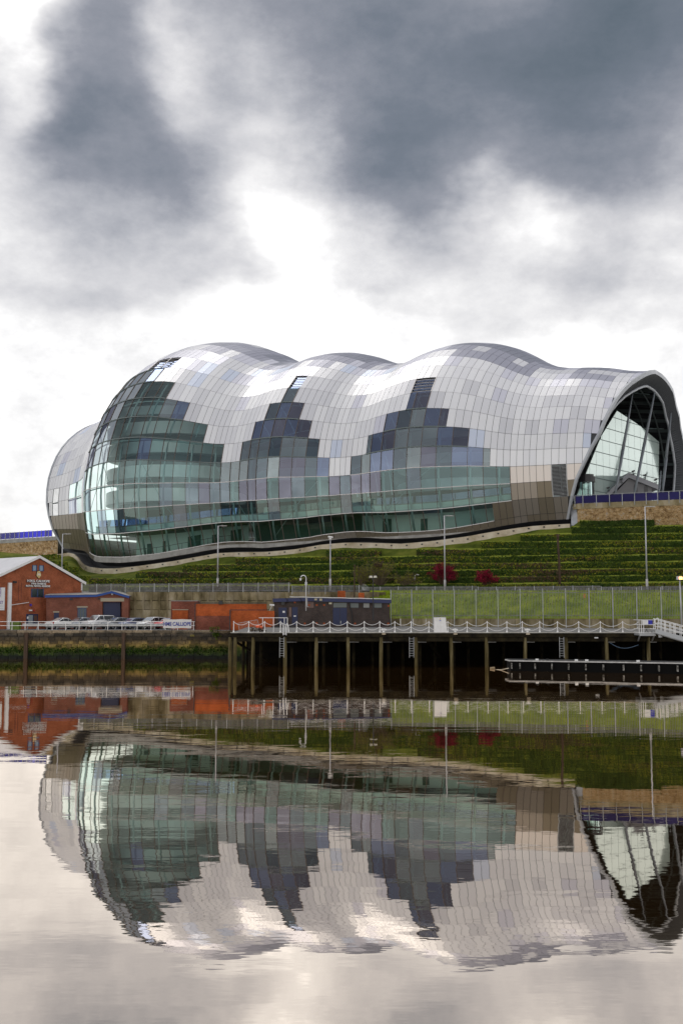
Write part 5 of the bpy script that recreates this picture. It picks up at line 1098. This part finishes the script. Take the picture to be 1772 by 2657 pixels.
for (a,b) in (((119,1545),(251,1543.5)),((251,1543.5),(292,1534)),((292,1534),(337,1547))):
    p,q=A3(*a,.35),A3(*b,.35); mb.hexa([p-[0,0,.28],q-[0,0,.28],q+[0,.15,-.28],p+[0,.15,-.28]],[p,q,q+[0,.15,0],p+[0,.15,0]])
obj('blue_fascia',mb,BLUE,AN)
RW2=mat('roof_sheet',(.52,.50,.46),.8,var=[(.30,.29,.27),(.58,.56,.52)],scale=.8)
mb=MB(); mb.hexa([A3(120,1544,.3)+[0,0,0],A3(252,1543,.3),A3(252,1543,.3)+[0,9,.5],A3(120,1544,.3)+[0,9,.6]],[A3(120,1543,.3),A3(252,1542,.3),A3(252,1542,.3)+[0,9,.6],A3(120,1543,.3)+[0,9,.7]])
for (a,b) in (((251,1543),(292,1533.6)),((292,1533.6),(337,1546.5))):
    p,q=A3(*a,.36),A3(*b,.36); mb.hexa([p,q,q+[0,9,.1],p+[0,9,.1]],[p+[0,0,.06],q+[0,0,.06],q+[0,9,.16],p+[0,9,.16]])
obj('roof',mb,RW2,AN)
mb=MB(); aq(mb,266.5,1562,311,1633,-.9,-.6); obj('garage_door',mb,NAVY,AN)
mb=MB(); aq(mb,266.5,1562,317,1633,-1.1,-.95); obj('reveal',mb,BR2,AN)
LIN=mat('lintel_stone',(.46,.41,.30),.8); 
for q in ((262,1551.5,323,1560.5),(139,1586,155,1589.5),(200.5,1573,228.5,1576.5)):
    mb=MB(); aq(mb,*q,0,.03); obj('lintel',mb,LIN,AN)
mb=MB(); aq(mb,141,1590,154,1633,0,.02); obj('door',mb,NAVY,AN)
mb=MB(); aq(mb,203,1577,225.5,1606,0,.02); w=obj('window',mb,WG,AN)
mb=MB()
for x in (203,207,213.7,221,225): aq(mb,x-.5,1577,x+.7,1606,.021,.05)
aq(mb,203,1577,225.5,1578.3,.021,.05); obj('frame',mb,WFR,w)
for (x0,y0,x1,y1,m,nm) in ((184,1553,190,1557,BLACK,'wall_lamp'),(256,1552,262,1555,BLACK,'wall_lamp'),(290.5,1540,295,1544,GALV,'dome_camera')):
    mb=MB(); aq(mb,x0,y0,x1,y1,.0,.25); obj(nm,mb,m,AN)
mb=MB(); c=WX(43,138); mb.box(c-.6,c+.52,137.6,138.4,3.4,WZ(1613,138)); BN=tag(obj('green_bin',mb,mat('bin_green',(.14,.22,.012),.6,var=[(.08,.14,.01),(.2,.28,.02)],scale=3)),'yellow green storage bin behind the white quay railing','bin')
mb=MB(); mb.box(c-.64,c+.56,137.55,138.45,WZ(1620,138),WZ(1618,138)); mb.box(c-.64,c+.56,137.55,138.45,WZ(1614,138),WZ(1612.5,138)); obj('lid_trim',mb,mat('bin_dark',(.06,.10,.01),.6),BN)
# orange and red brick yard walls
def wallthing(name,label,x0,x1,y0,Y,zb,m,th=.35,cap=None):
    t=thing(name,label,'brick wall',(WX((x0+x1)/2,Y),Y,zb)); mb=MB(); a,b=WX(x0,Y),WX(x1,Y); zt=WZ(y0,Y); mb.box(a,b,Y,Y+th,zb,zt); obj('brickwork',mb,m,t)
    if cap: mb=MB(); mb.box(a-.03,b+.03,Y-.04,Y+th+.04,zt+.002,zt+.09); obj('coping',mb,cap,t)
    return t
t=wallthing('yard_wall','dark red brick wall with a bright orange bricked up panel behind the banner',444,512,1560,141.5,3.4,REDD,3.,CONCG)
mb=MB(); mb.box(WX(448,141.4),WX(488,141.4),141.40,141.497,3.4,WZ(1583,141.4)); obj('infill_panel',mb,ORANGE,t); mb=MB(); mb.box(WX(447,141.3),WX(489,141.3),141.33,141.497,WZ(1583,141.4)+.003,WZ(1581,141.4)); obj('infill_lintel',mb,LIN,t)
t=wallthing('yard_wall','tall brick wall, orange above and dark red below, with black spiked rail',508,692,1567,135.2,3.4,ORANGE,.35)
mb=MB(); mb.box(WX(509,135.1),WX(597,135.1),135.12,135.197,3.41,WZ(1598,135.1)); obj('base_brickwork',mb,REDD,t)
mb=MB(); z=WZ(1565,135.1); mb.beam((WX(506,135.1),135.1,z),(WX(692,135.1),135.1,z),.06); mb.beam((WX(507,135.1),135.1,z),(WX(507,135.1),135.1,3.4),.09)
for i in range(54): x=WX(508,135.1)+i*.16; mb.add([(x-.04,135.1,z),(x+.04,135.1,z),(x+.05,135.0,z+.12),(x-.05,135.2,z+.1)],[(0,1,2),(0,1,3)])
obj('spiked_rail',mb,BLACK,t)
t=wallthing('yard_wall','lower bright orange brick wall standing forward at the jetty end',597,712,1585,132.2,3.4,ORANGE,.35)
mb=MB(); z=WZ(1583,132.1); mb.beam((WX(596,132.1),132.1,z),(WX(690,132.1),132.1,z),.06); mb.beam((WX(597.5,132.1),132.1,z),(WX(597.5,132.1),132.1,3.4),.12)
for i in range(28): x=WX(598,132.1)+i*.155; mb.add([(x-.04,132.1,z),(x+.04,132.1,z),(x+.05,132.0,z+.12),(x-.05,132.2,z+.1)],[(0,1,2),(0,1,3)])
obj('spiked_rail',mb,BLACK,t)
mb=MB(); mb.box(WX(568,135),WX(578,135),134.8,135.15,WZ(1568,135),WZ(1559,135)); tag(obj('wall_floodlight',mb,BLACK),'black floodlight on top of the orange and red brick wall','floodlight')
mb=MB(); mb.hexa([W(700,1571,132.),W(712,1572,132.),W(712,1572,132.3),W(700,1571,132.3)],[W(700,1567,132.),W(712,1568,132.),W(712,1568,132.3),W(700,1567,132.3)]); mb.beam(W(706,1572,132.1),W(700,1584,132.1),.04); tag(obj('wall_camera',mb,WHITEP),'white camera on a bracket at the left corner of the brown brick block','camera')
# brown brick block
YB_=133.; BB=thing('brown_brick_block','flat roofed dark brown brick block with navy doors on the quay','brick building',(WX(860,YB_),YB_,3.6))
def bx(x0,y0,x1,y1,o0,o1,mb): mb.box(WX(x0,YB_),WX(x1,YB_),YB_-o1,YB_-o0,WZ(y1,YB_),WZ(y0,YB_)); return mb
mb=MB(); mb.box(WX(711,YB_),WX(1011,YB_),YB_,YB_+5,3.4,WZ(1560,YB_)); obj('wall',mb,BRN,BB)
mb=MB(); p=[(708,1553),(793,1550.5),(1015,1556)]
for a,b in zip(p[:-1],p[1:]):
    A_,B_=W(*a,YB_-.35),W(*b,YB_-.35); dz=.42; mb.hexa([A_-[0,0,dz],B_-[0,0,dz],B_+[0,5.5,-dz],A_+[0,5.5,-dz]],[A_,B_,B_+[0,5.5,0],A_+[0,5.5,0]])
obj('roof_fascia',mb,mat('fascia_navy',(.02,.028,.10),.45),BB)
mb=MB(); mb.tube([W(752+i*10,1549.5+ (i-4)*.22 + .3*math.sin(i*1.3),YB_-.42) for i in range(27)],.045,5); mb.tube([W(797,1552,YB_-.4),W(797,1574,YB_-.4),W(800,1574,YB_-.4)],.03,5); obj('white_cable',mb,WHITEP,BB)
mb=MB(); mb.box(WX(706,YB_),WX(1013,YB_),YB_-.6,YB_-.0,3.38,3.72); obj('plinth',mb,mat('plinth_cream',(.38,.33,.25),.85),BB)
for (x0,y0,x1,y1) in ((723,1576.5,744,1622),(758,1575.5,772.5,1622),(864,1577,900,1622)):
    mb=MB(); bx(x0,y0,x1,y1,.0,.03,mb); d_=obj('door',mb,NAVY,BB)
    if x0<760: mb=MB(); bx((x0+x1)/2-(0 if x0<730 else 3),1585 if x0<730 else 1597,(x0+x1)/2+6-(0 if x0<730 else 3),1590 if x0<730 else 1600,.035,.05,mb); obj('notice',mb,WHITEP,d_)
    else:
        mb=MB(); bx(881.5,1577,882.3,1622,.035,.04,mb); obj('leaf_seam',mb,BLACK,d_); mb=MB(); bx(883,1611,885,1618,.035,.06,mb); obj('handle',mb,GALV,d_)
GRY=mat('louvre_grey',(.16,.18,.17),.5)
mb=MB(); bx(865,1564,899.5,1576,.0,.03,mb); obj('transom_panel',mb,GRY,BB)
for (x0,x1,m) in ((909,930,GRY),(943,958,mat('louvre_pale',(.30,.30,.28),.5)),(971,990,GRY)):
    mb=MB(); bx(x0-1,1564.5,x1+1,1577.5,.0,.03,mb); w=obj('window',mb,BLACK,BB); mb=MB(); bx(x0,1565.5,x1,1576.5,.031,.05,mb); obj('pane',mb,m,w)
mb=MB(); bx(750,1576,756,1600,.003,.012,mb); bx(797,1561,814,1577,.003,.012,mb); obj('patch_brickwork',mb,mat('patch_brick',(.22,.15,.13),.85),BB)
for (x,y) in ((765,1563),(802,1570),(822,1570),(841,1570),(791,1618),(841,1618),(822,1617),(1008,1572),(1007,1618),(921,1618)):
    mb=MB(); bx(x-2.4,y-2.4,x+2.4,y+2.2,.013,.022,mb); obj('airbrick',mb,mat_ab if 'mat_ab' in globals() else mat('airbrick_red',(.40,.10,.04),.8),BB)
mb=MB(); mb.tube([W(901,1561,YB_-.12),W(908,1563,YB_-.12),W(909,1580,YB_-.12),W(913,1590,YB_-.12),W(914,1625,YB_-.12)],.06,6); mb.tube([W(711,1556,YB_-.2),W(712,1600,YB_-.2)],.05,5); obj('downpipe',mb,BLACK,BB)
for q in ((730,1559,739,1570,BLACK,'vent_box'),(853.5,1563,861,1568,mat('lamp_cream2',(.55,.50,.36),.5),'wall_lamp'),(816,1553,823,1558,LIN,'roof_vent'),(829,1553,836,1559,LIN,'roof_vent'),(819,1561,848,1563,BLACK,'cable_tray')):
    mb=MB(); bx(*q[:4],.0 if 'roof' not in q[5] else .4,.2 if 'roof' not in q[5] else .6,mb); obj(q[5],mb,q[4],BB)
mb=MB(); 
for x in (741,777): mb.tube([W(x,1551,YB_-.4),W(x+5,1556,YB_-.5),W(x+5.5,1566,YB_-.1)],.04,5)
obj('swan_neck',mb,BLACK,BB)
mb=MB(); mb.box(WX(705,131),WX(790,131),130.9,131.2,3.45,3.9); tag(obj('black_trough',mb,BLACK),'long low black trough in front of the navy doors','trough')
# ------------------------------------------------------------------ cars
TYRE=mat('tyre',(.02,.02,.02),.8); RIM=mat('rim_silver',(.45,.46,.48),.3,.7); CGL=mat('car_windscreen',(.62,.65,.67),.08,.85); CGD=mat('car_side_glass',(.03,.035,.04),.06,.1); HL=mat('headlamp',(.6,.62,.65),.08,.3); TL=mat('tail_lamp',(.45,.01,.01),.2); PLY=mat('plate_yellow',(.7,.5,.03),.5); PLW=mat('plate_white',(.75,.75,.72),.5)  # windscreen pale, side glass dark: sky reflection put into the colour
def car(name,label,x,y,rot,colr,L_=4.2,Wd=1.72,H=1.46,kind='hatch'):
    root=thing(name,label,'car',(0,0,0),'cars parked behind the quay railing')
    P=mat('paint_'+name+str(len(bpy.data.materials)),colr,.25,.15,coat=1.0); h=L_/2; w=Wd/2
    if kind=='suv': st=[(-h,.45,.72,0),(-h+.08,.30,.98,0),(-h+.9,.24,1.06,0),(-h+1.05,.24,1.08,0),(-h+1.75,.22,1.12,1),(-h+2.4,.22,1.12,1.03),(h-.55,.24,1.12,1),(h-.12,.28,1.1,.55),(h,.42,.8,0)]
    elif kind=='saloon': st=[(-h,.42,.62,0),(-h+.08,.25,.80,0),(-h+1.0,.2,.92,0),(-h+1.2,.2,.94,.02),(-h+1.95,.2,.96,.98),(h-1.75,.2,.97,1),(h-.95,.2,.98,.12),(h-.08,.26,.95,0),(h,.4,.75,0)]
    else: st=[(-h,.42,.62,0),(-h+.08,.25,.80,0),(-h+.85,.2,.93,0),(-h+1.0,.2,.94,.02),(-h+1.8,.2,.97,.97),(-h+2.5,.2,.97,1.02),(h-.65,.2,.98,.9),(h-.14,.26,.96,.25),(h,.4,.75,0)]
    rows=[];gl=[]
    for (sx,zb,zl,rf) in st:
        fr=1-.18*max(0,(abs(sx)-h+.5)/.5)**2; zr=zl+(H-zl)*rf; ww=w*fr; wr=ww*(1-.22*min(1,rf)) if rf>0 else ww*.9
        rows.append([(sx,-ww*.92,zb),(sx,-ww,(zb+zl)/2),(sx,-ww*.97,zl),(sx,-wr,zr if rf>0 else zl+.03),(sx,-wr*.6,zr+.03),(sx,wr*.6,zr+.03),(sx,wr,zr if rf>0 else zl+.03),(sx,ww*.97,zl),(sx,ww,(zb+zl)/2),(sx,ww*.92,zb)])
    mb=MB(); mb.grid([r_+[r_[0]] for r_ in rows]); mb.add(rows[0],[tuple(range(10))]); mb.add(rows[-1],[tuple(range(9,-1,-1))]); obj('body',mb,P,root,True)
    def lerp(a,b,f): return tuple(a[i]+(b[i]-a[i])*f for i in range(3))
    i0=[i for i,s_ in enumerate(st) if s_[3]>.5]; a,b=i0[0],i0[-1]
    up=lambda p,d:(p[0]+d[0],p[1]+d[1],p[2]+d[2])
    mb=MB(); r0,r1=rows[a-1],rows[a]; mb.quad(up(lerp(r0[3],r1[3],.06),(-.02,.06,.015)),up(lerp(r0[6],r1[6],.06),(-.02,-.06,.015)),up(lerp(r0[6],r1[6],.95),(-.02,-.03,.02)),up(lerp(r0[3],r1[3],.95),(-.02,.03,.02))); obj('windscreen',mb,CGL,root)
    r0,r1=rows[b],rows[b+1]; mb=MB(); mb.quad(up(lerp(r0[3],r1[3],.1),(.02,.06,.02)),up(lerp(r0[6],r1[6],.1),(.02,-.06,.02)),up(lerp(r0[6],r1[6],.85),(.02,-.05,.02)),up(lerp(r0[3],r1[3],.85),(.02,.05,.02))); obj('rear_window',mb,CGL,root)
    for s_ in (3,6):
        o_=2 if s_==3 else 7; sg=-1 if s_==3 else 1; prev=None
        for i in range(a-1,b+1):
            q0,q1=rows[i],rows[i+1]; f0=.10
            A_=lerp(q0[o_],q0[s_],.12 if st[i][3]>.3 else 0.02);B_=lerp(q1[o_],q1[s_],.12 if st[i+1][3]>.3 else .02);C_=lerp(q1[o_],q1[s_],.88 if st[i+1][3]>.3 else .05);D_=lerp(q0[o_],q0[s_],.88 if st[i][3]>.3 else .05)
            e0=.04; A2,B2,C2,D2=lerp(A_,B_,e0),lerp(A_,B_,1-e0),lerp(D_,C_,1-e0),lerp(D_,C_,e0)
            mb=MB(); mb.quad(*[up(p,(0,sg*.025,.004)) for p in (A2,B2,C2,D2)]); obj('side_window',mb,CGD,root)
    for sx in (-h+.78,h-.72):
        for sg in (-1,1):
            mb=MB(); n=16; yy=sg*(w-.1); mb.tube([(sx,yy-sg*.1,.32),(sx,yy+sg*.12,.32)],.32 if kind!='suv' else .35,n); wh=obj('wheel',mb,TYRE,root); mb=MB(); mb.tube([(sx,yy+sg*.10,.32),(sx,yy+sg*.13,.32)],.2,n); obj('rim',mb,RIM,wh)
    for sg in (-1,1):
        mb=MB(); mb.hexa([(-h-.0,sg*w*.55,.60),(-h+.12,sg*w*.93,.60),(-h+.3,sg*w*.93,.62),(-h+.2,sg*w*.55,.62)],[(-h+.06,sg*w*.55,.75),(-h+.2,sg*w*.94,.76),(-h+.36,sg*w*.94,.77),(-h+.26,sg*w*.55,.77)]); obj('headlight',mb,HL,root)
        mb=MB(); mb.hexa([(h-.16,sg*w*.62,.68),(h+.0,sg*w*.62,.68),(h-.06,sg*w*.95,.68),(h-.22,sg*w*.97,.68)],[(h-.2,sg*w*.62,.92),(h-.02,sg*w*.62,.92),(h-.1,sg*w*.94,.92),(h-.26,sg*w*.95,.92)]); obj('tail_light',mb,TL,root)
        mb=MB(); mb.box(-h+1.35,-h+1.5,min(sg*(w-.02),sg*(w+.16)),max(sg*(w-.02),sg*(w+.16)),.94,1.06); obj('mirror',mb,P,root)
    mb=MB(); mb.box(-h-.02,-h+.03,-.26,.26,.40,.52); obj('number_plate',mb,PLW,root); mb=MB(); mb.box(h-.02,h+.025,-.26,.26,.58,.7); obj('number_plate',mb,PLY,root)
    mb=MB(); mb.box(-h-.01,-h+.06,-.5,.5,.3,.38); obj('grille',mb,BLACK,root)
    if kind=='suv':
        for sg in(-1,1): mb=MB(); mb.tube([(-h+1.9,sg*w*.68,H+.05),(h-.7,sg*w*.68,H+.05)],.02,5); obj('roof_rail',mb,BLACK,root)
    root.location=(float(x),float(y),3.42); root.rotation_euler=(0,0,rot)
    return root
rt=math.radians(52)
Yc=143.5
car('parked_car','white saloon car with its tail and yellow plate toward the river, leftmost of the row',WX(164,141.5),141.5,math.radians(-128+0),(.88,.88,.86),4.4,1.72,1.42,'saloon')
car('parked_car','silver grey hatchback between the white saloon and the tall white estate car',WX(210,Yc),Yc,rt,(.42,.45,.50),4.0,1.66,1.45)
car('parked_car','tall white off road estate car, the biggest of the parked row',WX(258,Yc+.4),Yc+.4,rt,(.90,.90,.90),4.6,1.80,1.74,'suv')
car('parked_car','dark grey hatchback just right of the tall white estate car',WX(303,Yc),Yc,rt,(.24,.26,.28),4.1,1.66,1.45)
car('parked_car','dark blue saloon car in the middle of the right half of the row',WX(347,Yc),Yc,rt,(.13,.16,.30),4.1,1.66,1.42)
car('parked_car','white estate car between the dark blue and the red car',WX(398,Yc+.2),Yc+.2,rt,(.90,.90,.90),4.5,1.70,1.52)
car('parked_car','bright red hatchback partly behind the banner, rightmost of the row',WX(440,Yc),Yc,rt,(.62,.02,.03),4.1,1.66,1.43)
# crash barrier, white railing, banner
t=thing('crash_barrier','low galvanised crash barrier in front of the parked cars','crash barrier',(WX(280,135.2),135.2,3.4)); 
mb=MB(); a,b=WX(60,135.2),WX(462,135.2)
prf=[(0,.42),(-.07,.47),(-.07,.53),(0,.57),(0,.60),(-.07,.64),(-.07,.70),(0,.75)]
mb.grid([[(x,135.2+dy,3.4+z) for dy,z in prf] for x in np.linspace(a,b,20)]); obj('corrugated_beam',mb,GALV,t)
for x in np.linspace(a+.5,b-.5,16):
    mb=MB(); mb.beam((x,135.4,3.4),(x+.18,135.28,4.0),.08,.1); obj('post',mb,GALV,t)
t=thing('quay_railing','white painted two bar railing along the edge of the stone quay','railing',(WX(250,134.3),134.3,3.4))
pxs=[-40,-2,33,67,101,137,172,207,243,281,318,357,393,430,462,503]; YR=134.35
for px in pxs:
    x=WX(px,YR); mb=MB(); mb.tube([(x,YR,3.38),(x,YR,4.42)],.040,8); obj('post',mb,WHITEP,t)
for z in (4.40,3.93):
    mb=MB(); mb.tube([(WX(-60,YR),YR,z),(WX(506,YR),YR,z)],.032,8); obj('rail',mb,WHITEP,t)
t=thing('banner','white cloth banner reading HMS CALLIOPE in blue tied to the quay railing','banner',(WX(461,134.2),134.2,3.6))
a,b=WX(424,134.2),WX(497.5,134.2); za,zb=WZ(1630,134.2),WZ(1607,134.2); mb=MB()
mb.grid([[(a+(b-a)*i/24,134.22+.03*math.sin(i*1.1)*(1-j/4*.5),za+(zb-za)*j/4+.02*math.sin(i*.5)) for i in range(25)] for j in range(5)]); mb.grid([[(a+(b-a)*i/24,134.25+.03*math.sin(i*1.1)*(1-j/4*.5),za+(zb-za)*j/4+.02*math.sin(i*.5)) for i in range(25)] for j in range(5)]); obj('cloth',mb,mat('banner_cloth',(.78,.76,.73),.8,bump=.1,bscale=3),t,True)
text('HMS CALLIOPE',.62,mat('banner_blue',(.05,.07,.36),.6),t,((a+b)/2,134.16,za+.30),Matrix(((1,0,0),(0,0,-1),(0,1,0))),.004,sx=.80,bold=.012)
# three yellow painted figures on the quay stones
text('606',.34,mat('paint_ochre',(.36,.30,.06),.8),None,(WX(500,133.8),133.86,WZ(1651.5,133.8)),Matrix(((1,0,0),(0,0,-1),(0,1,0))),.002,name='painted_number'); tag(bpy.data.objects['painted_number'],'yellow number painted on the quay stones below the banner','painted number')
# litter and orange marker
for (x,y,w_,h_,lab,cat_,col_) in ((1515,1546,5,9,'small orange sign hanging on the fence in front of the lawn','sign',(.75,.30,.02)),):
    mb=MB(); Y=FY(x)-.1; c=W(x,y,Y); mb.box(c[0]-.13,c[0]+.14,Y-.03,Y,c[2]-.25,c[2]+.22); tag(obj('orange_sign',mb,mat('sign_orange',col_,.5)),lab,cat_)
c=Tp(1080,1512); mb=MB(); mb.tube([c+[-.3,-.8,.3],c+[-.25,-.8,.9],c+[.0,-.8,1.05],c+[.15,-.8,1.0]],.035,6); mb.tube([c+[.02,-.8,1.04],c+[.28,-.8,1.0]],.07,6); tag(obj('crook_lamp',mb,WHITEP),'small white crook lamp on the bank left of the crimson shrub','lamp')
